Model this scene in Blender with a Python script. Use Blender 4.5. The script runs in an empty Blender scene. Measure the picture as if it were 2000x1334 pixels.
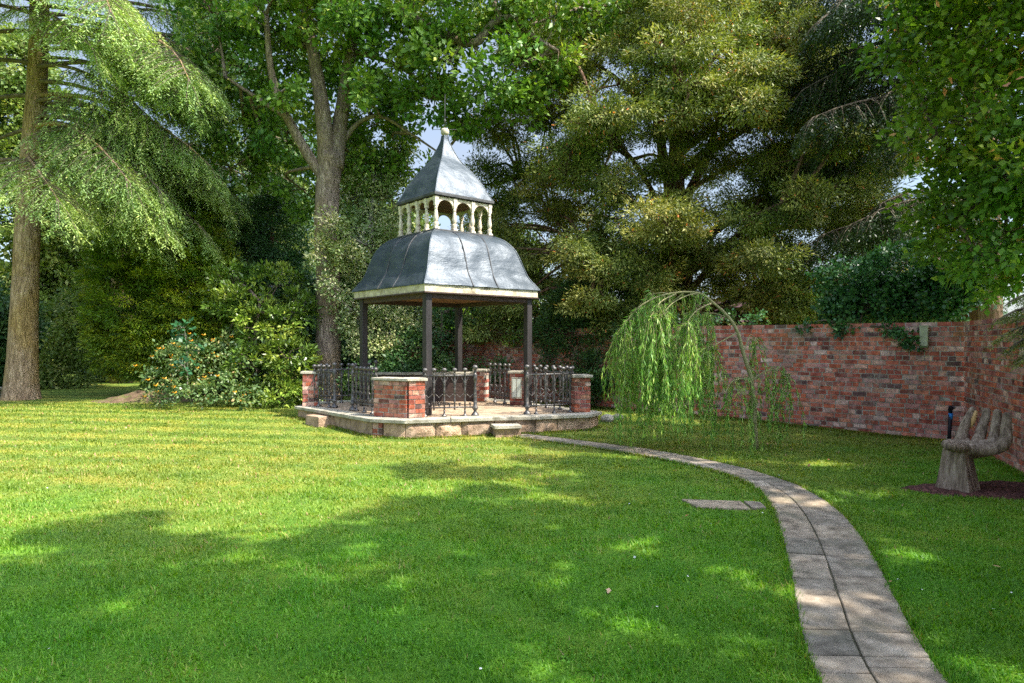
import bpy, bmesh, math, random
import numpy as np
from mathutils import Vector, noise as mnoise

# ------------------------------------------------------------------ camera, world, sun, exposure
S = bpy.context.scene
COL = S.collection
F = 1300.0            # focal length in photo pixels (2000 wide)
EYE = 1.5
cam_d = bpy.data.cameras.new("camera")
cam_d.sensor_width = 36.0
cam_d.lens = 36.0 * F / 2000.0
cam_d.clip_end = 2000.0
cam = bpy.data.objects.new("camera", cam_d)
cam.location = (0, 0, EYE)
cam.rotation_euler = (math.radians(90), 0, 0)
COL.objects.link(cam)
S.camera = cam

SUN_EL = math.radians(52)
SUN_DIR = Vector((0.92 * math.cos(SUN_EL), -0.39 * math.cos(SUN_EL), math.sin(SUN_EL))).normalized()
w = bpy.data.worlds.new("World")
S.world = w
w.use_nodes = True
nt = w.node_tree
nt.nodes.clear()
out = nt.nodes.new("ShaderNodeOutputWorld")
bg = nt.nodes.new("ShaderNodeBackground")
bg.inputs[1].default_value = 0.115
sky = nt.nodes.new("ShaderNodeTexSky")
sky.sky_type = 'NISHITA'
sky.sun_disc = False
sky.sun_elevation = SUN_EL
sky.sun_rotation = math.atan2(SUN_DIR.x, SUN_DIR.y)
sky.dust_density = 1.6
tc = nt.nodes.new("ShaderNodeTexCoord")
mp = nt.nodes.new("ShaderNodeMapping")
mp.inputs['Scale'].default_value = (1.0, 1.0, 2.6)
nz = nt.nodes.new("ShaderNodeTexNoise")
nz.inputs['Scale'].default_value = 2.4
nz.inputs['Detail'].default_value = 7
nz.inputs['Roughness'].default_value = 0.6
cr = nt.nodes.new("ShaderNodeValToRGB")
cr.color_ramp.elements[0].position = 0.36
cr.color_ramp.elements[0].color = (0.25, 0.25, 0.25, 1)
cr.color_ramp.elements[1].position = 0.72
cr.color_ramp.elements[1].color = (0.85, 0.85, 0.85, 1)
mx = nt.nodes.new("ShaderNodeMix")
mx.data_type = 'RGBA'
mx.inputs[7].default_value = (2.2, 2.5, 3.0, 1)
nt.links.new(tc.outputs['Generated'], mp.inputs[0])
nt.links.new(mp.outputs[0], nz.inputs['Vector'])
nt.links.new(nz.outputs[0], cr.inputs[0])
nt.links.new(cr.outputs[0], mx.inputs[0])
nt.links.new(sky.outputs[0], mx.inputs[6])
# the sky and its thin cloud are brighter on the sun's unseen side, an added boost that fills the shade
dp = nt.nodes.new("ShaderNodeVectorMath"); dp.operation = 'DOT_PRODUCT'
dp.inputs[1].default_value = (SUN_DIR.x, SUN_DIR.y, SUN_DIR.z)
nt.links.new(tc.outputs['Generated'], dp.inputs[0])
dr_ = nt.nodes.new("ShaderNodeMapRange"); dr_.interpolation_type = 'SMOOTHSTEP'
dr_.inputs[1].default_value = 0.25; dr_.inputs[2].default_value = 1.0
dr_.inputs[3].default_value = 1.0; dr_.inputs[4].default_value = 4.2
nt.links.new(dp.outputs['Value'], dr_.inputs[0])
vm = nt.nodes.new("ShaderNodeVectorMath"); vm.operation = 'SCALE'
nt.links.new(mx.outputs[2], vm.inputs[0]); nt.links.new(dr_.outputs[0], vm.inputs['Scale'])
nt.links.new(vm.outputs[0], bg.inputs[0])
nt.links.new(bg.outputs[0], out.inputs[0])

sun_d = bpy.data.lights.new("sun", 'SUN')
sun_d.energy = 4.4
sun_d.angle = math.radians(0.55)
sun_d.color = (1.0, 0.94, 0.84)
sun = bpy.data.objects.new("sun", sun_d)
sun.rotation_euler = SUN_DIR.to_track_quat('Z', 'Y').to_euler()
COL.objects.link(sun)

S.view_settings.view_transform = 'Standard'
S.view_settings.look = 'None'
S.view_settings.gamma = 1.0
S.view_settings.exposure = 1.32
S.view_settings.use_curve_mapping = False
S.cycles.max_bounces = 5
S.cycles.diffuse_bounces = 2
S.cycles.transmission_bounces = 3
S.cycles.use_adaptive_sampling = True
S.cycles.use_denoising = False
S.render.filter_size = 1.05
S.cycles.sample_clamp_indirect = 6.0

# ------------------------------------------------------------------ small helpers
def smooth(a, b, t):
    t = np.clip((t - a) / (b - a), 0, 1)
    return t * t * (3 - 2 * t)

def gz(x, y):
    """ground height"""
    return 0.07 * float(smooth(10.2, 12.5, np.float64(y)))

def W(px, py, Y):
    return ((px - 1000.0) / F * Y, Y, EYE - (py - 667.0) / F * Y)

def norm(a):
    return a / np.maximum(np.linalg.norm(a, axis=-1, keepdims=True), 1e-9)

def link(o, parent=None):
    COL.objects.link(o)
    if parent is not None:
        o.parent = parent
    return o

def tag(o, label=None, cat=None, group=None, kind=None):
    if label: o['label'] = label
    if cat: o['category'] = cat
    if group: o['group'] = group
    if kind: o['kind'] = kind
    return o

def empty(name, loc, label, cat, group=None, rz=0.0):
    o = bpy.data.objects.new(name, None)
    o.empty_display_size = 0.2
    o.location = loc
    o.rotation_euler = (0, 0, rz)
    link(o)
    return tag(o, label, cat, group)

def np_mesh(name, verts, faces_n, idx, mat, parent=None, rnd=None, smooth_sh=False, loc=None):
    """verts (N,3); idx flat loop vertex indices; faces_n verts per face (int const)"""
    me = bpy.data.meshes.new(name)
    nv = len(verts)
    nl = len(idx)
    nf = nl // faces_n
    me.vertices.add(nv)
    me.vertices.foreach_set("co", np.ascontiguousarray(verts, dtype=np.float32).ravel())
    me.loops.add(nl)
    me.loops.foreach_set("vertex_index", np.ascontiguousarray(idx, dtype=np.int32))
    me.polygons.add(nf)
    me.polygons.foreach_set("loop_start", np.arange(0, nl, faces_n, dtype=np.int32))
    if rnd is not None:
        a = me.attributes.new("rnd", 'FLOAT', 'FACE')
        a.data.foreach_set("value", np.ascontiguousarray(rnd, dtype=np.float32))
    me.update(calc_edges=True)
    if smooth_sh:
        me.polygons.foreach_set("use_smooth", np.ones(nf, dtype=bool))
    me.materials.append(mat)
    o = bpy.data.objects.new(name, me)
    link(o, parent)
    if loc is not None:
        o.location = loc
    return o

class MB:
    """collects polygons, builds ONE mesh object"""
    def __init__(s):
        s.v = []; s.f = []; s.r = []; s.sm = []
    def add(s, verts, faces, rnd=0.5, sm=False):
        b = len(s.v)
        s.v.extend([tuple(p) for p in verts])
        for f in faces:
            s.f.append([b + i for i in f]); s.r.append(rnd); s.sm.append(sm)
    def box(s, c, size, rz=0.0, rnd=0.5, jit=0.0, rng=random, taper=1.0):
        hx, hy, hz = size[0] / 2, size[1] / 2, size[2] / 2
        ca, sa = math.cos(rz), math.sin(rz)
        vs = []
        for z in (-hz, hz):
            k = taper if z > 0 else 1.0
            for x, y in ((-hx, -hy), (hx, -hy), (hx, hy), (-hx, hy)):
                x2 = x * k + (rng.uniform(-jit, jit) if jit else 0)
                y2 = y * k + (rng.uniform(-jit, jit) if jit else 0)
                z2 = z + (rng.uniform(-jit, jit) if jit else 0)
                vs.append((c[0] + x2 * ca - y2 * sa, c[1] + x2 * sa + y2 * ca, c[2] + z2))
        s.add(vs, [(0, 3, 2, 1), (4, 5, 6, 7), (0, 1, 5, 4), (1, 2, 6, 5), (2, 3, 7, 6), (3, 0, 4, 7)], rnd)
    def prism(s, poly, z0, z1, rnd=0.5):
        n = len(poly)
        vs = [(x, y, z0) for x, y in poly] + [(x, y, z1) for x, y in poly]
        fs = [tuple(range(n - 1, -1, -1)), tuple(range(n, 2 * n))]
        for i in range(n):
            j = (i + 1) % n
            fs.append((i, j, n + j, n + i))
        s.add(vs, fs, rnd)
    def tube(s, pts, rad, n=8, rnd=0.5, cap=True, sm=True, wob=0.0, rng=random):
        pts = [Vector(p) for p in pts]
        if not hasattr(rad, '__len__'): rad = [rad] * len(pts)
        up = Vector((0.13, 0.31, 0.94))
        t0 = (pts[1] - pts[0]).normalized()
        a = t0.cross(up)
        if a.length < 1e-3: a = t0.cross(Vector((1, 0, 0)))
        a.normalize()
        vs = []
        for i, p in enumerate(pts):
            if i == 0: t = pts[1] - p
            elif i == len(pts) - 1: t = p - pts[i - 1]
            else: t = pts[i + 1] - pts[i - 1]
            t.normalize()
            a = (a - t * a.dot(t)).normalized()
            b = t.cross(a)
            for k in range(n):
                an = 2 * math.pi * k / n
                r = rad[i] * (1 + (rng.uniform(-wob, wob) if wob else 0))
                vs.append(p + (a * math.cos(an) + b * math.sin(an)) * r)
        fs = []
        for i in range(len(pts) - 1):
            for k in range(n):
                k2 = (k + 1) % n
                fs.append((i * n + k, i * n + k2, (i + 1) * n + k2, (i + 1) * n + k))
        s.add(vs, fs, rnd, sm)
        if cap:
            b0 = len(s.v) - len(vs)
            s.f.append([b0 + k for k in range(n - 1, -1, -1)]); s.r.append(rnd); s.sm.append(False)
            e = b0 + (len(pts) - 1) * n
            s.f.append([e + k for k in range(n)]); s.r.append(rnd); s.sm.append(False)
    def lathe(s, c, prof, n=12, rnd=0.5, sm=True):
        vs = []
        for r, z in prof:
            for k in range(n):
                an = 2 * math.pi * k / n
                vs.append((c[0] + r * math.cos(an), c[1] + r * math.sin(an), c[2] + z))
        fs = []
        for i in range(len(prof) - 1):
            for k in range(n):
                k2 = (k + 1) % n
                fs.append((i * n + k, i * n + k2, (i + 1) * n + k2, (i + 1) * n + k))
        fs.append(tuple(range(n - 1, -1, -1)))
        m = (len(prof) - 1) * n
        fs.append(tuple(m + k for k in range(n)))
        s.add(vs, fs, rnd, sm)
    def build(s, name, mat, parent=None, bevel=0.0, world=False, seg=2):
        me = bpy.data.meshes.new(name)
        v = s.v
        if parent is not None and world:
            inv = parent_inv(parent)
            v = [tuple(inv @ Vector(p)) for p in v]
        me.from_pydata(v, [], s.f)
        a = me.attributes.new("rnd", 'FLOAT', 'FACE')
        a.data.foreach_set("value", s.r)
        me.polygons.foreach_set("use_smooth", s.sm)
        me.update()
        me.materials.append(mat)
        o = bpy.data.objects.new(name, me)
        link(o, parent)
        if bevel > 0:
            md = o.modifiers.new("bevel", 'BEVEL')
            md.width = bevel; md.segments = seg; md.limit_method = 'ANGLE'
            md.angle_limit = math.radians(35)
        return o

def parent_inv(p):
    from mathutils import Matrix
    m = Matrix.Translation(p.location) @ p.rotation_euler.to_matrix().to_4x4()
    return m.inverted()

# ------------------------------------------------------------------ materials
def new_mat(name):
    m = bpy.data.materials.new(name)
    m.use_nodes = True
    t = m.node_tree
    t.nodes.clear()
    o = t.nodes.new("ShaderNodeOutputMaterial")
    return m, t, o

def N(t, kind, **kw):
    n = t.nodes.new(kind)
    for k, v in kw.items():
        if k in n.inputs: n.inputs[k].default_value = v
        else: setattr(n, k, v)
    return n

def ramp(t, stops, interp='LINEAR'):
    r = t.nodes.new("ShaderNodeValToRGB")
    e = r.color_ramp.elements
    r.color_ramp.interpolation = interp
    while len(e) < len(stops): e.new(0.5)
    for i, (p, c) in enumerate(stops):
        e[i].position = p
        e[i].color = (c[0], c[1], c[2], 1)
    return r

def coords(t, scale=(1, 1, 1), kind='Object'):
    c = t.nodes.new("ShaderNodeTexCoord")
    m = t.nodes.new("ShaderNodeMapping")
    m.inputs['Scale'].default_value = scale
    t.links.new(c.outputs[kind], m.inputs[0])
    return m.outputs[0]

def mixc(t, fac, a, b, mode='MIX'):
    m = t.nodes.new("ShaderNodeMix")
    m.data_type = 'RGBA'; m.blend_type = mode
    for sock, v in ((m.inputs[0], fac), (m.inputs[6], a), (m.inputs[7], b)):
        if hasattr(v, 'is_linked') or isinstance(v, bpy.types.NodeSocket): t.links.new(v, sock)
        elif isinstance(v, (tuple, list)): sock.default_value = (*v[:3], 1)
        else: sock.default_value = v
    return m.outputs[2]

def sunlit_dry_tint(t, col):
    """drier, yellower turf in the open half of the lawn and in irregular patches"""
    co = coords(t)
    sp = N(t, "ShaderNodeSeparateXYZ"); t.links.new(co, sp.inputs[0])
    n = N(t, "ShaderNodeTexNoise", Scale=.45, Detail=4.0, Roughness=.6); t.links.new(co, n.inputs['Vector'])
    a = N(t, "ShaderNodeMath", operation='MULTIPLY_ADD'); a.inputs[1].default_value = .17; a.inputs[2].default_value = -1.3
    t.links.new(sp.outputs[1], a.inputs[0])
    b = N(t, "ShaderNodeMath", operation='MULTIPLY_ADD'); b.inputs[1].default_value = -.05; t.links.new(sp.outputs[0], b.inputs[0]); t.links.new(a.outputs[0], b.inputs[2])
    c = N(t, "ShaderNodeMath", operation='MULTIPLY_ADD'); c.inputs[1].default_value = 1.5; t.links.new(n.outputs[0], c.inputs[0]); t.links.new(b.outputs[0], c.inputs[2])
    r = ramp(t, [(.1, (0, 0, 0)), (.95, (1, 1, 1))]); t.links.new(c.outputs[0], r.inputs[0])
    d = mixc(t, 1.0, col, (1.5, .83, 1.9), 'MULTIPLY')  # yellow multiplier carries the sunlit hue of the far lawn in its colour
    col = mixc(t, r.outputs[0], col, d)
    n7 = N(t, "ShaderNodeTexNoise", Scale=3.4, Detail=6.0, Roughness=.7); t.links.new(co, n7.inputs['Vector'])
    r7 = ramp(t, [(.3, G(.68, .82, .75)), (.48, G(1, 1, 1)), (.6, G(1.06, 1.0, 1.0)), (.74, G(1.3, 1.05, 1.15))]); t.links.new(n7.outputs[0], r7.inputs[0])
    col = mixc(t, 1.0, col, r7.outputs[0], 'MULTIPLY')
    # alternate mower passes, plainest in the open part of the lawn
    mpn = N(t, "ShaderNodeMapping"); mpn.inputs['Rotation'].default_value = (0, 0, math.radians(9))
    t.links.new(co, mpn.inputs[0])
    wv = N(t, "ShaderNodeTexWave", Scale=.42, Distortion=.35, Detail=2.0, bands_direction='Y'); wv.inputs['Detail Scale'].default_value = .5
    t.links.new(mpn.outputs[0], wv.inputs['Vector'])
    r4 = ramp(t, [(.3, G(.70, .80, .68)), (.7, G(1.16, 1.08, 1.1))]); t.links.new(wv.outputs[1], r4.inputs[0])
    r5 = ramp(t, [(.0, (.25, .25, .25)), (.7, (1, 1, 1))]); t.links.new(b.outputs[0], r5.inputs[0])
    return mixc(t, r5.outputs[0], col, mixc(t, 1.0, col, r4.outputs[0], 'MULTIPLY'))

def leaf_mat(name, stops, trans=0.35, rough=0.45, hue=(1, 1, 1), hscale=0.5, spec=0.35, tmul=(1.25, 1.35, 0.5), k=1.8, dry=None):
    m, t, o = new_mat(name)
    stops = [(p_, tuple(min(.85, x * (k if c_[0] < .5 and c_[2] < .45 else 1.0)) for x in c_)) for p_, c_ in stops]
    at = N(t, "ShaderNodeAttribute", attribute_name="rnd")
    r = ramp(t, stops)
    t.links.new(at.outputs['Fac'], r.inputs[0])
    n1 = N(t, "ShaderNodeTexNoise", Scale=hscale, Detail=2.0)
    t.links.new(coords(t), n1.inputs['Vector'])
    rr = ramp(t, [(0.38, (0, 0, 0)), (0.62, (1, 1, 1))])
    t.links.new(n1.outputs[0], rr.inputs[0])
    c2 = mixc(t, 1.0, r.outputs[0], hue, 'MULTIPLY')
    col = mixc(t, rr.outputs[0], r.outputs[0], c2)
    if dry: col = sunlit_dry_tint(t, col)  # turf only: sunlit yellow as well as dry patches in the colour
    p = N(t, "ShaderNodeBsdfPrincipled", Roughness=rough)
    p.inputs['Specular IOR Level'].default_value = spec
    t.links.new(col, p.inputs['Base Color'])
    tr = N(t, "ShaderNodeBsdfTranslucent")
    tc2 = mixc(t, 1.0, col, tmul, 'MULTIPLY')
    t.links.new(tc2, tr.inputs[0])
    mx = t.nodes.new("ShaderNodeMixShader")
    mx.inputs[0].default_value = trans * (1.0 if dry else .68)
    t.links.new(p.outputs[0], mx.inputs[1]); t.links.new(tr.outputs[0], mx.inputs[2])
    t.links.new(mx.outputs[0], o.inputs[0])
    return m

def rough_mat(name, stops, scale=6.0, rough=0.85, bump=0.4, bscale=30.0, detail=6, stretch=(1, 1, 1), spec=0.3,
              use_rnd=None, metallic=0.0, dist=0.02, second=None, lo=0.3, hi=0.7):
    m, t, o = new_mat(name)
    co = coords(t, stretch)
    n1 = N(t, "ShaderNodeTexNoise", Scale=scale, Detail=float(detail), Roughness=0.6)
    t.links.new(co, n1.inputs['Vector'])
    mr = N(t, "ShaderNodeMapRange")
    mr.inputs[1].default_value = lo; mr.inputs[2].default_value = hi
    t.links.new(n1.outputs[0], mr.inputs[0])
    r = ramp(t, stops)
    t.links.new(mr.outputs[0], r.inputs[0])
    col = r.outputs[0]
    if use_rnd:
        at = N(t, "ShaderNodeAttribute", attribute_name="rnd")
        r2 = ramp(t, use_rnd)
        t.links.new(at.outputs['Fac'], r2.inputs[0])
        col = mixc(t, 1.0, col, r2.outputs[0], 'MULTIPLY')
    if second:
        n3 = N(t, "ShaderNodeTexNoise", Scale=second[0], Detail=5.0, Roughness=0.65)
        t.links.new(co, n3.inputs['Vector'])
        r3 = ramp(t, [(second[1], (0, 0, 0)), (second[2], (1, 1, 1))])
        t.links.new(n3.outputs[0], r3.inputs[0])
        col = mixc(t, r3.outputs[0], col, second[3])
    p = N(t, "ShaderNodeBsdfPrincipled", Roughness=rough, Metallic=metallic)
    p.inputs['Specular IOR Level'].default_value = spec
    t.links.new(col, p.inputs['Base Color'])
    n2 = N(t, "ShaderNodeTexNoise", Scale=bscale, Detail=6.0, Roughness=0.65)
    t.links.new(co, n2.inputs['Vector'])
    b = N(t, "ShaderNodeBump", Strength=bump, Distance=dist)
    t.links.new(n2.outputs[0], b.inputs['Height'])
    t.links.new(b.outputs[0], p.inputs['Normal'])
    t.links.new(p.outputs[0], o.inputs[0])
    return m

def bark_mat(name, stops, vscale=9.0, bump=0.9, moss=None):
    m, t, o = new_mat(name)
    co = coords(t, (1, 1, 0.22))
    v = N(t, "ShaderNodeTexVoronoi", Scale=vscale * 1.6, feature='DISTANCE_TO_EDGE')
    n0 = N(t, "ShaderNodeTexNoise", Scale=vscale, Detail=5.0)
    t.links.new(co, n0.inputs['Vector'])
    wv = mixc(t, 0.25, co, n0.outputs['Color'])
    t.links.new(wv, v.inputs['Vector'])
    n1 = N(t, "ShaderNodeTexNoise", Scale=vscale * 2, Detail=8.0, Roughness=0.7)
    t.links.new(co, n1.inputs['Vector'])
    r = ramp(t, stops)
    mr = N(t, "ShaderNodeMapRange"); mr.inputs[1].default_value = 0.3; mr.inputs[2].default_value = 0.72
    t.links.new(n1.outputs[0], mr.inputs[0])
    t.links.new(mr.outputs[0], r.inputs[0])
    col = r.outputs[0]
    if moss:
        n3 = N(t, "ShaderNodeTexNoise", Scale=1.3, Detail=4.0)
        t.links.new(coords(t), n3.inputs['Vector'])
        r3 = ramp(t, [(0.42, (0, 0, 0)), (0.62, (1, 1, 1))])
        t.links.new(n3.outputs[0], r3.inputs[0])
        col = mixc(t, r3.outputs[0], col, moss, 'MULTIPLY')
    p = N(t, "ShaderNodeBsdfPrincipled", Roughness=0.9)
    p.inputs['Specular IOR Level'].default_value = 0.15
    t.links.new(col, p.inputs['Base Color'])
    ad = N(t, "ShaderNodeMath", operation='MULTIPLY_ADD')
    vr = ramp(t, [(0.0, (0, 0, 0)), (0.16, (1, 1, 1))])
    t.links.new(v.outputs['Distance'], vr.inputs[0])
    t.links.new(vr.outputs[0], ad.inputs[0]); ad.inputs[1].default_value = 0.7
    t.links.new(n1.outputs[0], ad.inputs[2])
    b = N(t, "ShaderNodeBump", Strength=bump, Distance=0.03)
    t.links.new(ad.outputs[0], b.inputs['Height'])
    t.links.new(b.outputs[0], p.inputs['Normal'])
    t.links.new(p.outputs[0], o.inputs[0])
    return m

G = lambda *c: c
M = {}
M['grass_blade'] = leaf_mat('grass_blade', [(0, G(.06, .20, .010)), (.45, G(.115, .33, .016)), (.8, G(.19, .43, .03)), (.95, G(.28, .40, .07)), (1, G(.34, .31, .11))],
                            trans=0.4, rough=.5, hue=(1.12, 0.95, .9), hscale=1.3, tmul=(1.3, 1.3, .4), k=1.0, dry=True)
M['oak_leaf'] = leaf_mat('oak_leaf', [(0, G(.035, .08, .012)), (.5, G(.08, .13, .016)), (.85, G(.14, .18, .024)), (1, G(.22, .22, .04))], hue=(.8, 1.0, 1.15))
M['dark_leaf'] = leaf_mat('dark_leaf', [(0, G(.014, .036, .012)), (.6, G(.03, .065, .016)), (1, G(.09, .12, .025))], trans=.22, hue=(.8, 1.0, 1.2))
M['bg_leaf'] = leaf_mat('bg_leaf', [(0, G(.04, .08, .018)), (.6, G(.10, .15, .035)), (1, G(.24, .25, .10))], trans=.4, hue=(1.15, 1.05, .8), hscale=.25, k=1.45)
M['pale_leaf'] = leaf_mat('pale_leaf', [(0, G(.06, .10, .03)), (.5, G(.12, .17, .06)), (.8, G(.26, .27, .14)), (1, G(.45, .42, .28))], trans=.25, hue=(1.1, 1, .9))
M['lime_leaf'] = leaf_mat('lime_leaf', [(0, G(.10, .15, .015)), (.5, G(.2, .25, .02)), (1, G(.38, .36, .04))], trans=.4)
M['cypress_leaf'] = leaf_mat('cypress_leaf', [(0, G(.010, .024, .009)), (.7, G(.022, .045, .012)), (1, G(.07, .085, .02))], trans=.2, k=1.3)
M['cedar_leaf'] = leaf_mat('cedar_leaf', [(0, G(.045, .09, .03)), (.5, G(.145, .2, .06)), (1, G(.33, .36, .11))], trans=.35, rough=.55, hue=(.92, 1.0, .95), hscale=.7)
M['darkcedar_leaf'] = leaf_mat('darkcedar_leaf', [(0, G(.02, .055, .026)), (.6, G(.045, .10, .035)), (1, G(.10, .16, .05))], trans=.25, rough=.55)
M['yew_leaf'] = leaf_mat('yew_leaf', [(0, G(.036, .052, .012)), (.5, G(.112, .119, .024)), (.9, G(.25, .215, .055)), (.975, G(.28, .19, .07)), (1, G(.44, .13, .04))],
                         trans=.28, rough=.55, hue=(.78, 1.0, .95), hscale=.42)
M['golden_leaf'] = leaf_mat('golden_leaf', [(0, G(.035, .07, .006)), (.55, G(.09, .13, .008)), (.8, G(.2, .21, .012)), (1, G(.5, .46, .02))], trans=.3, k=1.6, hue=(.7, .9, .9), hscale=.9)
M['laurel_leaf'] = leaf_mat('laurel_leaf', [(0, G(.025, .05, .008)), (.5, G(.07, .11, .014)), (1, G(.24, .26, .04))], trans=.25, rough=.33, hue=(.85, 1.0, 1.0), hscale=.8, spec=.5)
M['beech_leaf'] = leaf_mat('beech_leaf', [(0, G(.035, .08, .015)), (.5, G(.07, .15, .02)), (.9, G(.15, .22, .03)), (.97, G(.3, .2, .04)), (1, G(.4, .2, .16))], trans=.5, rough=.4, hue=(1.25, .95, .8), hscale=.6)
M['ivy_leaf'] = leaf_mat('ivy_leaf', [(0, G(.012, .045, .016)), (.6, G(.03, .085, .024)), (1, G(.07, .14, .04))], trans=.2, rough=.3, spec=.5)
M['willow_leaf'] = leaf_mat('willow_leaf', [(0, G(.05, .12, .015)), (.5, G(.11, .21, .025)), (.85, G(.2, .3, .04)), (1, G(.34, .37, .08))], trans=.45, hue=(.85, 1.0, 1.3), hscale=1.5)
M['rose_leaf'] = leaf_mat('rose_leaf', [(0, G(.025, .055, .015)), (.6, G(.06, .10, .03)), (.9, G(.15, .18, .07)), (1, G(.25, .17, .08))], trans=.3, rough=.35)
M['sycamore_leaf'] = leaf_mat('sycamore_leaf', [(0, G(.012, .045, .018)), (1, G(.022, .075, .028))], trans=.3)
M['flower'] = leaf_mat('flower', [(0, G(.7, .25, .01)), (.7, G(.75, .38, .02)), (1, G(.8, .55, .15))], trans=.3, tmul=(1, .9, .5))
M['daisy'] = leaf_mat('daisy', [(0, G(.7, .7, .66)), (1, G(.85, .85, .8))], trans=.2, tmul=(1, 1, 1))
M['dry_leaf'] = leaf_mat('dry_leaf', [(0, G(.16, .07, .03)), (.6, G(.3, .14, .06)), (1, G(.4, .28, .18))], trans=.15, tmul=(1, .8, .5))

M['bark_cedar'] = bark_mat('bark_cedar', [(0, G(.12, .08, .048)), (.5, G(.34, .235, .14)), (1, G(.55, .42, .28))], 8, 1.0, moss=(.92, .88, .6))
M['bark_oak'] = bark_mat('bark_oak', [(0, G(.10, .075, .06)), (.5, G(.26, .195, .15)), (1, G(.44, .36, .28))], 10, .9, moss=(.92, .88, .72))
M['bark_yew'] = bark_mat('bark_yew', [(0, G(.06, .03, .02)), (.5, G(.15, .085, .055)), (1, G(.28, .2, .14))], 8, .8)
M['bark_pale'] = bark_mat('bark_pale', [(0, G(.12, .11, .08)), (.5, G(.28, .26, .2)), (1, G(.45, .42, .34))], 12, .5)
M['bark_willow'] = bark_mat('bark_willow', [(0, G(.16, .15, .06)), (.5, G(.3, .28, .13)), (1, G(.42, .38, .2))], 22, .4)
M['twig'] = rough_mat('twig', [(0, G(.06, .045, .03)), (1, G(.18, .14, .1))], 8, .9, .3, 60)

BRK = [(0.0, G(.14, .07, .06)), (.07, G(.26, .085, .065)), (.2, G(.36, .12, .085)), (.34, G(.42, .14, .08)), (.46, G(.31, .13, .12)),
       (.58, G(.46, .2, .13)), (.7, G(.42, .25, .22)), (.8, G(.33, .19, .19)), (.86, G(.46, .26, .18)), (.9, G(.5, .36, .3)), (.95, G(.56, .46, .42)), (.975, G(.24, .15, .13)), (1.0, G(.12, .08, .08))]
def brick_mat(name, stops, tint=(1, 1, 1), lichen=0.5, moss=(.16, .16, .07)):
    m, t, o = new_mat(name)
    at = N(t, "ShaderNodeAttribute", attribute_name="rnd")
    r = ramp(t, stops, 'CONSTANT' if False else 'LINEAR')
    t.links.new(at.outputs['Fac'], r.inputs[0])
    co = coords(t)
    n1 = N(t, "ShaderNodeTexNoise", Scale=14.0, Detail=6.0, Roughness=0.7)
    t.links.new(co, n1.inputs['Vector'])
    r1 = ramp(t, [(0.3, (.42, .40, .42)), (0.7, (1.55, 1.5, 1.48))])
    t.links.new(n1.outputs[0], r1.inputs[0])
    c = mixc(t, 1.0, r.outputs[0], r1.outputs[0], 'MULTIPLY')
    c = mixc(t, 1.0, c, tint, 'MULTIPLY')
    n2 = N(t, "ShaderNodeTexNoise", Scale=5.0, Detail=8.0, Roughness=0.75)
    t.links.new(co, n2.inputs['Vector'])
    r2 = ramp(t, [(0.52, (0, 0, 0)), (0.68, (lichen, lichen, lichen))])
    t.links.new(n2.outputs[0], r2.inputs[0])
    c = mixc(t, r2.outputs[0], c, (.52, .46, .42))
    n3 = N(t, "ShaderNodeTexNoise", Scale=1.6, Detail=6.0, Roughness=0.7)
    t.links.new(co, n3.inputs['Vector'])
    r3 = ramp(t, [(0.53, (0, 0, 0)), (0.72, (.5, .5, .5))])
    t.links.new(n3.outputs[0], r3.inputs[0])
    c = mixc(t, r3.outputs[0], c, moss)
    p = N(t, "ShaderNodeBsdfPrincipled", Roughness=.92)
    p.inputs['Specular IOR Level'].default_value = 0.15
    t.links.new(c, p.inputs['Base Color'])
    b = N(t, "ShaderNodeBump", Strength=.7, Distance=.012)
    nb = N(t, "ShaderNodeTexNoise", Scale=45.0, Detail=6.0, Roughness=.7)
    t.links.new(co, nb.inputs['Vector'])
    t.links.new(nb.outputs[0], b.inputs['Height'])
    t.links.new(b.outputs[0], p.inputs['Normal'])
    t.links.new(p.outputs[0], o.inputs[0])
    return m
M['brick_wall'] = brick_mat('brick_wall', BRK, tint=(1.42, 1.17, 1.10), lichen=.55)
M['brick_pier'] = brick_mat('brick_pier', BRK, tint=(.92, .8, .72), lichen=.25, moss=(.19, .135, .06))
M['mortar'] = rough_mat('mortar', [(0, G(.24, .20, .16)), (.5, G(.42, .375, .31)), (1, G(.56, .52, .45))], 7, .95, .7, 60)
M['stone'] = rough_mat('stone', [(0, G(.16, .115, .08)), (.4, G(.36, .265, .185)), (1, G(.56, .43, .32))], 7, .92, .9, 28, use_rnd=[(0, (.75, .72, .7)), (1, (1.25, 1.12, 1.02))],
                       second=(3.0, .6, .78, (.15, .135, .07)), dist=.03)
M['coping'] = rough_mat('coping', [(0, G(.24, .22, .17)), (.5, G(.38, .35, .28)), (1, G(.52, .49, .41))], 7, .9, .5, 50, use_rnd=[(0, (.8, .8, .78)), (1, (1.15, 1.13, 1.1))],
                        second=(4.0, .55, .72, (.14, .13, .08)))
M['paving'] = rough_mat('paving', [(0, G(.22, .155, .10)), (.5, G(.34, .25, .165)), (1, G(.44, .34, .24))], 5, .9, .4, 50)
M['slab'] = rough_mat('slab', [(0, G(.15, .123, .093)), (.45, G(.33, .275, .21)), (1, G(.50, .43, .34))], 9, .9, .6, 70, detail=10,
                      use_rnd=[(0, (.6, .61, .6)), (.35, (.9, .87, .84)), (.7, (1.05, .97, .86)), (1, (1.15, 1.15, 1.18))], second=(2.2, .5, .72, (.13, .125, .085)), dist=.012)
M['joint'] = rough_mat('joint', [(0, G(.05, .055, .025)), (1, G(.13, .11, .07))], 14, .95, .5, 60)
M['iron'] = rough_mat('iron', [(0, G(.03, .03, .032)), (.5, G(.085, .082, .08)), (1, G(.24, .21, .175))], 25, .34, .3, 90, spec=.5, metallic=.4)
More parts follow.
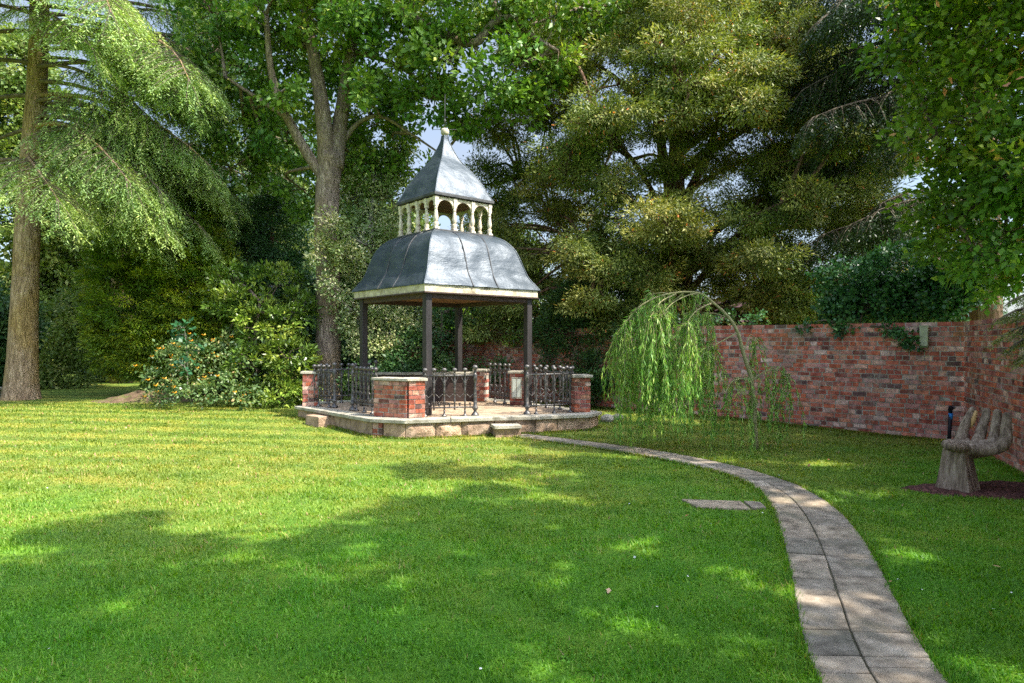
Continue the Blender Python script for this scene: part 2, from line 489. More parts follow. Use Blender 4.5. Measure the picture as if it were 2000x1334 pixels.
M['post'] = rough_mat('post', [(0, G(.010, .009, .009)), (1, G(.036, .030, .028))], 6, .55, .3, 60, stretch=(1, 1, .15), spec=.4)
M['lead'] = rough_mat('lead', [(0, G(.034, .048, .062)), (.5, G(.05, .066, .08)), (1, G(.078, .094, .11))], 2.2, .40, .42, 4, metallic=.3, spec=.55, stretch=(1, 1, 2.6),
                      detail=9, dist=.03, second=(9.0, .6, .8, (.09, .11, .125)))
M['lead_dark'] = rough_mat('lead_dark', [(0, G(.03, .032, .035)), (1, G(.09, .09, .09))], 8, .55, .3, 40)
M['cream'] = rough_mat('cream', [(0, G(.30, .26, .17)), (.5, G(.5, .44, .31)), (1, G(.64, .58, .44))], 6, .7, .3, 40, second=(5.0, .52, .68, (.2, .16, .10)))
M['white_wood'] = rough_mat('white_wood', [(0, G(.30, .22, .15)), (.4, G(.52, .44, .33)), (1, G(.70, .63, .52))], 12, .7, .3, 60, second=(9.0, .6, .7, (.3, .14, .07)))
M['brown_wood'] = rough_mat('brown_wood', [(0, G(.035, .022, .018)), (1, G(.085, .055, .045))], 8, .6, .3, 50, stretch=(1, 1, 6))
M['soffit'] = rough_mat('soffit', [(0, G(.12, .06, .03)), (1, G(.28, .15, .07))], 6, .75, .3, 50)
M['old_wood'] = rough_mat('old_wood', [(0, G(.07, .05, .035)), (.45, G(.27, .195, .14)), (1, G(.50, .39, .30))], 14, .9, 1.0, 26, stretch=(1.8, 1.8, .2), detail=9, dist=.02)
M['fresh_wood'] = rough_mat('fresh_wood', [(0, G(.45, .27, .1)), (1, G(.66, .43, .18))], 9, .8, .4, 40, stretch=(1, 1, .3))
M['mulch'] = rough_mat('mulch', [(0, G(.03, .016, .014)), (.5, G(.10, .04, .032)), (1, G(.26, .11, .09))], 30, .95, 1.0, 50, detail=8)
M['soil'] = rough_mat('soil', [(0, G(.06, .045, .02)), (.5, G(.13, .085, .05)), (1, G(.2, .14, .085))], 8, .95, .8, 30, second=(6, .5, .6, (.12, .14, .03)))
M['lampbox'] = rough_mat('lampbox', [(0, G(.36, .36, .22)), (1, G(.5, .5, .34))], 6, .5, .1, 40)
M['sign'] = rough_mat('sign', [(0, G(.48, .52, .44)), (1, G(.62, .66, .56))], 6, .45, .1, 40)
M['black_plastic'] = rough_mat('black_plastic', [(0, G(.008, .008, .012)), (1, G(.025, .022, .035))], 8, .45, .1, 40)
M['blue_tape'] = rough_mat('blue_tape', [(0, G(.02, .22, .6)), (1, G(.04, .32, .75))], 8, .4, .1, 40)
M['render_wall'] = rough_mat('render_wall', [(0, G(.55, .48, .45)), (1, G(.78, .72, .68))], 3, .9, .2, 40)
M['tile_roof'] = rough_mat('tile_roof', [(0, G(.02, .006, .005)), (1, G(.05, .014, .011))], 20, .8, .5, 30)
M['glass'] = rough_mat('glass', [(0, G(.02, .025, .03)), (1, G(.05, .06, .07))], 2, .08, 0, 4, spec=.6)
M['bin_green'] = M['iron']

# ground material: mown lawn
def lawn_material():
    m, t, o = new_mat('lawn')
    co = coords(t)
    n1 = N(t, "ShaderNodeTexNoise", Scale=70.0, Detail=5.0, Roughness=.75)
    n2 = N(t, "ShaderNodeTexNoise", Scale=.9, Detail=5.0, Roughness=.6)
    n3 = N(t, "ShaderNodeTexNoise", Scale=7.0, Detail=4.0, Roughness=.6)
    for n in (n1, n2, n3): t.links.new(co, n.inputs['Vector'])
    r1 = ramp(t, [(.3, G(.05, .16, .010)), (.5, G(.12, .30, .02)), (.68, G(.21, .38, .035)), (.8, G(.32, .36, .09))])
    t.links.new(n1.outputs[0], r1.inputs[0])
    r2 = ramp(t, [(.3, G(.7, .88, .8)), (.5, G(1, 1, 1)), (.7, G(1.5, 1.12, 1.1))])
    t.links.new(n2.outputs[0], r2.inputs[0])
    c = mixc(t, 1.0, r1.outputs[0], r2.outputs[0], 'MULTIPLY')
    r3 = ramp(t, [(.35, G(.85, .9, .85)), (.65, G(1.15, 1.08, 1.05))])
    t.links.new(n3.outputs[0], r3.inputs[0])
    c = mixc(t, 1.0, c, r3.outputs[0], 'MULTIPLY')
    c = sunlit_dry_tint(t, c)
    p = N(t, "ShaderNodeBsdfPrincipled", Roughness=.8)
    p.inputs['Specular IOR Level'].default_value = .2
    t.links.new(c, p.inputs['Base Color'])
    b = N(t, "ShaderNodeBump", Strength=.9, Distance=.03)
    t.links.new(n1.outputs[0], b.inputs['Height'])
    t.links.new(b.outputs[0], p.inputs['Normal'])
    t.links.new(p.outputs[0], o.inputs[0])
    return m
M['lawn'] = lawn_material()

# ------------------------------------------------------------------ ground
PATH_L = [(1.05, 0.3), (1.12, 1.2), (1.22, 2.2), (1.30, 2.92), (1.39, 3.18), (1.57, 3.66), (1.84, 4.40), (2.12, 5.23), (2.40, 6.1), (2.54, 6.75), (2.53, 7.25), (2.36, 7.71), (1.95, 8.44), (1.40, 9.07), (.76, 9.75), (.02, 10.42)]
PATH_R = [(1.6, 0.3), (1.68, 1.2), (1.79, 2.2), (1.88, 2.92), (1.96, 3.15), (2.12, 3.62), (2.42, 4.3), (2.70, 5.1), (2.93, 5.85), (3.03, 6.55), (2.98, 7.1), (2.82, 7.75), (2.42, 8.65), (1.85, 9.35), (1.10, 10.0), (.20, 10.66)]
MULCH = [W(1770, 953, 1)[0:1]]
MULCH = [(3.96, 6.80), (4.35, 6.95), (5.2, 7.1), (5.6, 6.9), (5.5, 6.35), (4.75, 6.30), (4.2, 6.45)]
DECK = [(-4.07, 12.45), (-2.22, 10.38), (-1.64, 10.17), (-.27, 10.58), (.39, 10.72), (1.33, 11.05), (1.55, 11.45), (-.1, 13.75), (-1.0, 14.7), (-2.4, 14.4), (-3.9, 13.3)]

def in_poly(x, y, poly):
    inside = np.zeros(x.shape, bool)
    n = len(poly)
    for i in range(n):
        x1, y1 = poly[i]; x2, y2 = poly[(i + 1) % n]
        c = ((y1 > y) != (y2 > y)) & (x < (x2 - x1) * (y - y1) / ((y2 - y1) + 1e-12) + x1)
        inside ^= c
    return inside
def _smooth(P):
    for _ in range(2):
        P = [P[0]] + [tuple((a[k] + 2 * b[k] + c[k]) / 4 for k in (0, 1)) for a, b, c in zip(P, P[1:], P[2:])] + [P[-1]]
    return P
PATH_L, PATH_R = _smooth(PATH_L), _smooth(PATH_R)
PATH_POLY = PATH_L + PATH_R[::-1]

gx = np.concatenate([np.linspace(-500, -30, 8), np.linspace(-26, 26, 53), np.linspace(30, 500, 8)])
gy = np.concatenate([np.linspace(-300, -10, 6), np.linspace(-8, 32, 81), np.linspace(36, 700, 10)])
XX, YY = np.meshgrid(gx, gy)
ZZ = 0.07 * smooth(10.2, 12.5, YY)
V = np.stack([XX, YY, ZZ], -1).reshape(-1, 3)
nx, ny = len(gx), len(gy)
ii = (np.arange(ny - 1)[:, None] * nx + np.arange(nx - 1)[None]).ravel()
idx = np.stack([ii, ii + 1, ii + nx + 1, ii + nx], 1).ravel()
o = np_mesh('lawn', V, 4, idx, M['lawn'], smooth_sh=True)
tag(o, kind='structure')

# ------------------------------------------------------------------ blade / leaf maker
def leaf_quads(pos, d, nrm, L, Wd, fold=0.0):
    """diamond shaped leaves; pos,d,nrm (N,3), L,Wd (N,)"""
    d = norm(d)
    side = norm(np.cross(d, nrm))
    up = np.cross(side, d)
    L = L[:, None]; Wd = Wd[:, None]
    v0 = pos
    mid = pos + d * L * .45
    v1 = mid + side * Wd * .5 + up * fold * Wd
    v3 = mid - side * Wd * .5 + up * fold * Wd
    v2 = pos + d * L - up * fold * Wd * .5
    return np.stack([v0, v1, v2, v3], 1).reshape(-1, 3)

def make_leaves(name, parts, mat, parent, rng, rnd=None):
    v = np.concatenate(parts)
    n = len(v) // 4
    if rnd is None: rnd = rng.random(n)
    return np_mesh(name, v, 4, np.arange(n * 4), mat, parent, rnd)

def rdir(rng, n):
    return norm(rng.normal(size=(n, 3)))

def blob_px(px, py, Y, rx, rz, ry=None):
    c = W(px, py, Y)
    s = Y / F
    return (np.array(c), np.array([rx * s, (ry if ry is not None else rx * s), rz * s]))

def clumps_of(blobs, dens, rng, shell=.55, zmin=0.15):
    out = []
    for c, r in blobs:
        area = 4 * math.pi * ((r[0] * r[1]) ** 1.6 / 3 + (r[0] * r[2]) ** 1.6 / 3 + (r[1] * r[2]) ** 1.6 / 3) ** (1 / 1.6)
        n = max(4, int(area * dens))
        d = rdir(rng, n)
        k = shell + (1.06 - shell) * rng.random(n) ** .7
        p = c + d * r * k[:, None]
        # push the outline in and out
        out.append(np.concatenate([p, norm(d * r)], 1))
    a = np.concatenate(out)
    return a[a[:, 2] > zmin]

def clump_leaves(cl, rng, n_per, rc, L, Wd, flat=.6, up=.5, out=.5, fold=.12, var=.35, droop=0.0):
    n = len(cl)
    sz = rng.uniform(.6, 1.35, n)
    cnt = np.maximum(3, (n_per * sz * rng.uniform(.6, 1.4, n)).astype(int))
    C = np.repeat(cl[:, :3], cnt, 0); O = np.repeat(cl[:, 3:6], cnt, 0); SZ = np.repeat(sz, cnt)
    m = len(C)
    d = rdir(rng, m)
    off = d * (rng.random(m) ** .5 * rc * SZ)[:, None]
    off[:, 2] *= flat
    pos = C + off
    pos[:, 2] -= droop * (off[:, 0] ** 2 + off[:, 1] ** 2) / max(rc, .01)
    ld = norm(d * .8 + O * out + rng.normal(size=(m, 3)) * .5 + np.array([0, 0, -droop]))
    nr = norm(np.array([0, 0, up]) + O * .35 + rng.normal(size=(m, 3)) * .45)
    l = L * rng.uniform(1 - var, 1 + var, m); wv = Wd * rng.uniform(1 - var, 1 + var, m)
    base = np.repeat(rng.random(n), cnt)
    rn = np.clip(base * .62 + rng.random(m) * .42 - .04 + (rng.random(m) > .97) * .4, 0, 1)
    return leaf_quads(pos, ld, nr, l, wv, fold), rn

def twigs(mb, src, dst, rng, r=.012, sag=.12, n=3, frac=1.0):
    """thin twigs from the nearest source point to each clump"""
    src = np.asarray(src)
    for p in dst:
        if rng.random() > frac: continue
        k = np.argmin(((src - p[:3]) ** 2).sum(1))
        a = src[k]; b = p[:3]
        m = (a + b) / 2 + rng.normal(size=3) * np.linalg.norm(b - a) * .10
        m[2] += np.linalg.norm(b - a) * sag
        q1 = a * .4 + m * .6; q2 = m * .5 + b * .5
        mb.tube([a, q1, q2, b], [r * 1.8, r * 1.3, r, r * .5], n=n, cap=False)

def polyline(pts, n):
    """Catmull-Rom resample"""
    P = [np.array(p, float) for p in pts]
    P = [2 * P[0] - P[1]] + P + [2 * P[-1] - P[-2]]
    out = []
    for i in range(1, len(P) - 2):
        for k in range(n):
            t = k / n
            a, b, c, d = P[i - 1], P[i], P[i + 1], P[i + 2]
            out.append(.5 * ((2 * b) + (-a + c) * t + (2 * a - 5 * b + 4 * c - d) * t * t + (-a + 3 * b - 3 * c + d) * t ** 3))
    out.append(P[-2])
    return out

def limb(pts, r0, r1, n=4, sides=10, name=None, mat=None, parent=None, mb=None, flare=0.0, wob=.05, seed=1):
    q = polyline(pts, n)
    m = len(q)
    rad = []
    for i in range(m):
        t = i / (m - 1)
        r = r0 + (r1 - r0) * t
        if flare: r += flare * math.exp(-t * m / 2.2)
        rad.append(r)
    b = mb or MB()
    b.tube(q, rad, n=sides, wob=wob, rng=random.Random(seed))
    if mb is None:
        b.build(name, mat, parent)
    return q

def local(o, arr):
    """world -> local coordinates for a root without rotation"""
    return arr

def tree_root(name, base, label, cat, group=None):
    return empty(name, base, label, cat, group)

def shift(parent):
    """parts are written in world coordinates: undo the root's location on each child"""
    for ch in parent.children:
        ch.location = Vector(ch.location) - parent.location
        shift0(ch)
def shift0(ch):
    pass

def broad(name, label, cat, base, trunk, blobs, mat, bark, seed, dens=4.0, n_per=120, rc=.35, L=.08, Wd=.05, limbs=(), shell=.55,
          group=None, flat=.65, twig_r=.01, twig_frac=.8, up=.5, tr=(.2, .08), flare=0.0, out=.5, droop=0.0, sides=8, zmin=.15, limb_parts=False, extra=None):
    rng = np.random.default_rng(seed)
    root = tree_root(name, base, label, cat, group)
    src = []
    mb = MB()
    if trunk:
        src += limb(trunk, tr[0], tr[1], mb=mb, flare=flare, sides=sides, seed=seed)
    for i, (pts, a, b) in enumerate(limbs):
        if limb_parts:
            src += limb(pts, a, b, name='limb', mat=bark, parent=root, sides=sides, seed=seed + i)
        else:
            src += limb(pts, a, b, mb=mb, sides=max(5, sides - 2), seed=seed + i)
    bl = [blob_px(*b) if len(b) in (5, 6) else b for b in blobs]
    cl = clumps_of(bl, dens, rng, shell, zmin)
    if twig_frac > 0 and src:
        # secondary boughs run to the blob centres, twigs leave from them
        s2 = list(src)
        for c, r in bl:
            S0 = np.asarray(src)
            k = np.argmin(((S0 - c) ** 2).sum(1) + 0.6 * np.maximum(0, S0[:, 2] - c[2] + .3) ** 2)
            a = S0[k]
            if np.linalg.norm(a - c) > .35:
                m = (a + c) / 2 + rng.normal(size=3) * .12 * np.linalg.norm(a - c)
                m[2] += .1 * np.linalg.norm(a - c)
                q = polyline([a, m, c], 4)
                rr = np.linspace(twig_r * 4.5, twig_r * 1.6, len(q))
                mb.tube(q, list(rr), n=5, cap=False)
                s2 += q
        twigs(mb, s2, cl, rng, r=twig_r, frac=twig_frac)
    if mb.v:
        mb.build('trunk' if trunk else 'stems', bark, root)
    v, rn = clump_leaves(cl, rng, n_per, rc, L, Wd, flat=flat, up=up, out=out, droop=droop)
    make_leaves('crown' if cat == 'tree' else 'foliage', [v], mat, root, rng, rn)
    if extra: extra(root, cl, rng)
    shift(root)
    return root

def conifer(name, label, base, trunk, tr, branches, mat, bark, seed, spacing=.18, bl=1.1, n2=7, K=10, hang=.8, tl=.22, blade=(.06, .02),
            flare=0.0, group=None, sides=10, fall=.5, limb_parts=0, angle=55, cat='tree', extra=None):
    """branches: (start(3), azimuth deg, length, rise, droop)"""
    rng = np.random.default_rng(seed)
    root = tree_root(name, base, label, cat, group)
    mb = MB()
    if trunk:
        limb(trunk, tr[0], tr[1], mb=mb, flare=flare, sides=16, seed=seed)
        mb.build('trunk', bark, root)
    wb = MB()
    BP, BD, BL, BR = [], [], [], []
    for bi, (s, az, L, rise, droop) in enumerate(branches):
        a = math.radians(az)
        h = np.array([math.cos(a), math.sin(a), 0.0])
        sd = np.array([-h[1], h[0], 0.0])
        m = max(5, int(L / spacing))
        t = np.linspace(0, 1, 9)
        wig = rng.normal(size=2) * .06 * L
        def P(t):
            t = np.asarray(t)[:, None]
            return (np.array(s) + h * L * t * (1 - .06 * t) + sd * (np.sin(t * 3.1) * wig[0])
                    + np.array([0, 0, 1.0]) * (rise * L * t - droop * L * t * t))
        q = P(t)
        r0 = .012 + .011 * L
        tgt = wb
        if bi < limb_parts:
            tgt = MB()
        tgt.tube([tuple(x) for x in q], list(np.linspace(r0, .008, 9)), n=6, cap=False)
        if bi < limb_parts:
            tgt.build('limb', bark, root)
        tt = np.linspace(fall * .45, 1.0, m) + rng.uniform(-.5, .5, m) / m
        tt = np.clip(tt, .05, 1)
        q = P(tt); q2 = P(tt + .01)
        fw = norm(q2 - q)
        for sg in (-1, 1):
            an = np.radians(rng.uniform(angle - 18, angle + 15, m)) * sg
            an = np.where(tt > .96, an * .3, an)
            sdir = norm(np.cross(np.tile([0, 0, 1.0], (m, 1)), fw))
            d = fw * np.cos(an)[:, None] + sdir * np.sin(an)[:, None]
            d[:, 2] -= .12
            BP.append(q); BD.append(norm(d))
            BL.append(bl * (.35 + .75 * np.sin(np.clip((1.06 - tt) * 2.4, 0, 1.57))) * rng.uniform(.65, 1.2, m))
            BR.append(np.full(m, rng.random()) * .5 + rng.random(m) * .5)
    BP = np.concatenate(BP); BD = np.concatenate(BD); BL = np.concatenate(BL); BR = np.concatenate(BR)
    nb = len(BP)
    # branchlet wood
    for i in range(nb):
        p0 = BP[i]; p1 = BP[i] + BD[i] * BL[i] * .5; p2 = BP[i] + BD[i] * BL[i]
        p1[2] -= .08 * hang * BL[i]; p2[2] -= .32 * hang * BL[i]
        wb.tube([p0, p1, p2], [.010, .007, .004], n=3, cap=False)
    wb.build('branches', M['twig'], root)
    t = (np.arange(n2) + .7) / n2
    T = np.tile(t, nb) + rng.uniform(-.4, .4, nb * n2) / n2
    P0 = np.repeat(BP, n2, 0); D0 = np.repeat(BD, n2, 0); L0 = np.repeat(BL, n2); R0 = np.repeat(BR, n2)
    TP = P0 + D0 * (L0 * T)[:, None]
    TP[:, 2] -= .32 * hang * L0 * T * T
    sg = np.tile(np.where(np.arange(n2) % 2, 1.0, -1.0), nb)[:, None]
    sd = norm(np.cross(D0, np.array([0, 0, 1.0])))
    TD = norm(D0 * .75 + sd * sg * .65 + np.array([0, 0, -1.0]) * hang * rng.uniform(.4, 1.3, (len(T), 1)) + rng.normal(size=(len(T), 3)) * .18)
    TL = tl * rng.uniform(.6, 1.4, len(T))
    # blades
    m = len(TP) * K
    k = np.tile((np.arange(K) + .5) / K, len(TP))
    P1 = np.repeat(TP, K, 0); D1 = np.repeat(TD, K, 0); L1 = np.repeat(TL, K); R1 = np.repeat(R0, K)
    pos = P1 + D1 * (L1 * k)[:, None]
    pos[:, 2] -= .25 * L1 * k * k * hang
    s1 = norm(np.cross(D1, np.array([.05, .02, 1.0])))
    sg = np.tile(np.where(np.arange(K) % 2, 1.0, -1.0), len(TP))[:, None]
    bd = norm(D1 * .8 + s1 * sg * .75 + rng.normal(size=(m, 3)) * .3)
    nr = norm(np.array([0, 0, 1.0]) + rng.normal(size=(m, 3)) * .45)
    v = leaf_quads(pos, bd, nr, blade[0] * rng.uniform(.7, 1.3, m), blade[1] * rng.uniform(.7, 1.3, m), .1)
    rn = np.clip(R1 * .6 + rng.random(m) * .38 + (rng.random(m) > .985) * .5, 0, 1)
    make_leaves('crown' if cat == 'tree' else 'foliage', [v], mat, root, rng, rn)
    if extra: extra(root, BP, rng)
    shift(root)
    return root

# ------------------------------------------------------------------ path
def path_pt(t, s):
    n = len(PATH_L) - 1
    u = min(max(t, 0), n - 1e-6); i = int(u); f = u - i
    def cr_(P):
        a, b, c, d = P[max(i - 1, 0)], P[i], P[i + 1], P[min(i + 2, n)]
        return tuple(.5 * (2 * b[k] + (c[k] - a[k]) * f + (2 * a[k] - 5 * b[k] + 4 * c[k] - d[k]) * f * f + (-a[k] + 3 * b[k] - 3 * c[k] + d[k]) * f ** 3) for k in (0, 1))
    l = cr_(PATH_L); r = cr_(PATH_R)
    return (l[0] * (1 - s) + r[0] * s, l[1] * (1 - s) + r[1] * s)
rp = random.Random(5)
pm = MB()
def slab(t0, t1, s0, s1):
    h = rp.uniform(.014, .022)
    e = .007
    q = []
    K = 3
    A = [path_pt(t0 + (t1 - t0) * k / K, s0) for k in range(K + 1)]
    B = [path_pt(t0 + (t1 - t0) * k / K, s1) for k in range(K + 1)]
    poly = [(x + rp.uniform(-.002, .002), y + rp.uniform(-.003, .003)) for x, y in A + B[::-1]]
    cx = sum(p[0] for p in poly) / len(poly); cy = sum(p[1] for p in poly) / len(poly)
    out_ = []
    for x, y in poly:
        d = math.hypot(x - cx, y - cy)
        out_.append((cx + (x - cx) * (1 - e / d), cy + (y - cy) * (1 - e / d)))
    z = gz(cx, cy)
    n = len(out_)
    tilt = (rp.uniform(-.008, .008), rp.uniform(-.008, .008))
    top = [(x, y, z + h + (x - cx) * tilt[0] + (y - cy) * tilt[1]) for x, y in out_]
    bot = [(x, y, z - .03) for x, y in out_]
    fs = [tuple(range(n))] + [(i, n + i, n + (i + 1) % n, (i + 1) % n) for i in range(n)]
    # orientation: top face must look up
    if (Vector(top[1]) - Vector(top[0])).cross(Vector(top[-1]) - Vector(top[0])).z < 0:
        fs = [tuple(reversed(f)) for f in fs]
    pm.add(top + bot, fs, rp.random())
nseg = len(PATH_L) - 1
def arc_len(t):
    a = path_pt(t, .5); b = path_pt(t + .05, .5)
    return math.hypot(a[0] - b[0], a[1] - b[1]) / .05
t = 0.0
while t < nseg - .02:
    full = rp.random() < .14
    s_mid = .45 + rp.uniform(-.03, .03) if t > 3 else .45
    if full:
        t1 = min(nseg, t + .22 / arc_len(t))
        slab(t, t1, 0, 1); t = t1
        continue
    # a run of paired slabs whose cross joints do not line up
    run = rp.uniform(1.0, 1.7)
    t_end = t
    while run > 0 and t_end < nseg:
        t_end += .1; run -= .1 * arc_len(min(t_end, nseg - .1))
    t_end = min(t_end, nseg)
    s_a = .44
    for s0, s1 in ((0, s_a), (s_a, 1)):
        a = t
        while a < t_end - 1e-4:
            b = a + rp.uniform(.26, .52) / arc_len(min(a, nseg - .1))
            if t_end - b < .12 / arc_len(min(a, nseg - .1)): b = t_end
            slab(a, min(b, t_end), s0, s1)
            a = b
    t = t_end
path = pm.build('path', M['slab'], bevel=.005, seg=1)
tag(path, kind='structure')
jb = MB()
for i in range(nseg * 3):
    a, b = i / 3, (i + 1) / 3
    q = [path_pt(a, -.02), path_pt(a, 1.02), path_pt(b, 1.02), path_pt(b, -.02)]
    jb.add([(x, y, gz(x, y) + .005) for x, y in q], [(0, 1, 2, 3)])
tag(jb.build('path_bedding', M['joint']), kind='structure')

# mulch bed under the hand chair, soil mound by the shrubs
def blob_sheet(name, cx, cy, rx, ry, h, mat, seed, n=26, rot=0.0, edge=.12, rough=.02):
    mb = MB(); vs = []; fs = []
    rings = 10
    vs.append((cx, cy, gz(cx, cy) + h + .012))
    for r in range(1, rings + 1):
        for k in range(n):
            a = 2 * math.pi * k / n
            rr = r / rings * (1 + edge * mnoise.noise(Vector((math.cos(a) * 1.7 + seed, math.sin(a) * 1.7, seed))))
            x0, y0 = rx * rr * math.cos(a), ry * rr * math.sin(a)
            x = cx + x0 * math.cos(rot) - y0 * math.sin(rot); y = cy + x0 * math.sin(rot) + y0 * math.cos(rot)
            z = gz(x, y) + .012 * (r < rings) - .004 * (r == rings) + h * (math.cos(r / rings * math.pi) * .5 + .5) + (rough * mnoise.noise(Vector((x * 9, y * 9, seed))) if r < rings else 0)
            vs.append((x, y, z))
    for k in range(n): fs.append((0, 1 + k, 1 + (k + 1) % n))
    for r in range(rings - 1):
        for k in range(n):
            a = 1 + r * n + k; b = 1 + r * n + (k + 1) % n
            fs.append((a, a + n, b + n, b))
    mb.add(vs, fs, .5, True)
    return mb.build(name, mat)
mpoly = MB()
mv = [(x, y, .014) for x, y in MULCH]
cxm = sum(p[0] for p in MULCH) / len(MULCH); cym = sum(p[1] for p in MULCH) / len(MULCH)
rings = 14; fine = []
edge_pts = []
for i in range(len(MULCH)):
    a, b = MULCH[i], MULCH[(i + 1) % len(MULCH)]
    for k in range(6):
        edge_pts.append((a[0] + (b[0] - a[0]) * k / 6, a[1] + (b[1] - a[1]) * k / 6))
vs = [(cxm, cym, .03)]; fs = []
ne = len(edge_pts)
for r in range(1, rings + 1):
    for x, y in edge_pts:
        px_, py_ = cxm + (x - cxm) * r / rings, cym + (y - cym) * r / rings
        vs.append((px_ + (rp.uniform(-.01, .01) if r == rings else 0), py_, (.022 + .016 * mnoise.noise(Vector((px_ * 14, py_ * 14, 3)))) if r < rings else -.003))
for k in range(ne): fs.append((0, 1 + (k + 1) % ne, 1 + k))
for r in range(rings - 1):
    for k in range(ne):
        a = 1 + r * ne + k; b = 1 + r * ne + (k + 1) % ne
        fs.append((a, b, b + ne, a + ne))
mpoly.add(vs, fs)
tag(mpoly.build('mulch_bed', M['mulch']), kind='structure')
tag(blob_sheet('soil_mound', -8.8, 16.0, 1.3, .7, .22, M['soil'], 2, rough=.08), kind='structure')

# ------------------------------------------------------------------ bricks
def bricks(mb, mm, p0, p1, z0, z1, thick, seed, prot=.0045, skip_top=0.0, core=True, jit=.0022, zoff=0.0):
    """p0-p1 is the centre line"""
    r = random.Random(seed)
    L = math.hypot(p1[0] - p0[0], p1[1] - p0[1])
    rz = math.atan2(p1[1] - p0[1], p1[0] - p0[0])
    ux, uy = math.cos(rz), math.sin(rz)
    nc = int(round((z1 - z0) / .075))
    h = (z1 - z0) / nc
    for c in range(nc):
        header = c % 3 == 2
        bl = .1 if header else .2
        x = -r.uniform(0, bl) if L > 1 else -(c % 2) * bl / 2
        zc = z0 + (c + .5) * h + zoff
        while x < L - .01:
            a = max(x, 0.0); b = min(x + bl * r.uniform(.94, 1.06), L)
            if b - a > .03 and not (c == nc - 1 and r.random() < skip_top):
                m = (a + b) / 2
                t = r.random()
                if r.random() < .025: t = 1.0
                pr = prot + r.uniform(-.003, .004)
                mb.box((p0[0] + ux * m, p0[1] + uy * m, zc), (b - a - .012 if b < L and a > 0 else b - a - .006, thick + 2 * pr, h - .013), rz + r.uniform(-.004, .004), t, jit, r)
            x += bl if b - x <= bl else (b - x)
    if core:
        mx_, my_ = (p0[0] + p1[0]) / 2, (p0[1] + p1[1]) / 2
        mm.box((mx_, my_, (z0 + z1) / 2 + zoff), (L - .014, thick, z1 - z0 - .016), rz)

WC = (6.7, 9.85)
W1 = (-.727, .686); W2 = (-.366, -.93)
def wall_thing(label, p0, d, L, outn, seed, name='brick_garden_wall'):
    c0 = (p0[0] + outn[0] * .11, p0[1] + outn[1] * .11)
    p1 = (c0[0] + d[0] * L, c0[1] + d[1] * L)
    root = empty(name, ((c0[0] + p1[0]) / 2, (c0[1] + p1[1]) / 2, 0), label, 'wall', 'old brick garden walls')
    mb, mm = MB(), MB()
    segs = max(1, int(L / 3))
    bricks(mb, mm, c0, p1, -.06, 1.80, .22, seed, skip_top=.05)
    mb.build('brickwork', M['brick_wall'], root)
    mm.build('mortar', M['mortar'], root)
    shift(root)
    return root
wall_thing('long weathered red brick wall behind the willow, running back behind the domed pavilion', WC, W1, 13.4, (.686, .727), 11)
wall_thing('shorter red brick wall meeting the long one at a corner behind the carved hand chair', (WC[0] - .02, WC[1] - .02), W2, 12.0, (.93, -.366), 12)

# wall lamps
def wall_lamp(label, x, y, z0, z1, wdt, group='box lamps on the long brick wall'):
    root = empty('wall_lamp', (x, y, z0), label, 'lamp', group)
    ang = math.atan2(W1[1], W1[0])
    nx_, ny_ = -.686, -.727
    mb = MB(); mb.box((x + nx_ * .055, y + ny_ * .055, (z0 + z1) / 2), (wdt, .095, z1 - z0 - .02), ang)
    mb.build('housing', M['lampbox'], root, bevel=.006)
    mb = MB(); mb.box((x + nx_ * .055, y + ny_ * .055, z1), (wdt + .012, .105, .02), ang); mb.build('cap', M['lampbox'], root, bevel=.004)
    mb = MB(); mb.box((x + nx_ * .055, y + ny_ * .055, z0 - .002), (wdt - .012, .08, .016), ang); mb.build('lens', M['glass'], root)
    shift(root)
wall_lamp('olive cream box lamp high on the sunlit end of the brick wall, near the corner', 6.33, 10.2, 1.42, 1.735, .11)
wall_lamp('small pale box lamp on the shaded brick wall seen between the pavilion posts', -.81, 16.93, 1.45, 1.78, .1)

# standpipe
root = empty('garden_standpipe', (6.42, 9.75, 0), 'black standpipe wrapped with a strip of blue tape, against the wall by the corner', 'pipe')
mb = MB(); mb.tube([(6.38, 9.72, 0), (6.40, 9.73, .25), (6.425, 9.75, .50)], [.026, .026, .028], n=10); mb.build('pipe', M['black_plastic'], root)
mb = MB(); mb.tube([(6.39, 9.71, .50), (6.43, 9.745, .525), (6.49, 9.78, .535)], [.03, .034, .03], n=8)
mb.tube([(6.36, 9.68, .56), (6.40, 9.72, .52)], [.012, .02], n=6); mb.build('valve', M['black_plastic'], root)
mb = MB(); mb.tube([(6.416, 9.741, .36), (6.423, 9.745, .45)], [.031, .031], n=10); mb.build('tape', M['blue_tape'], root)
shift(root)

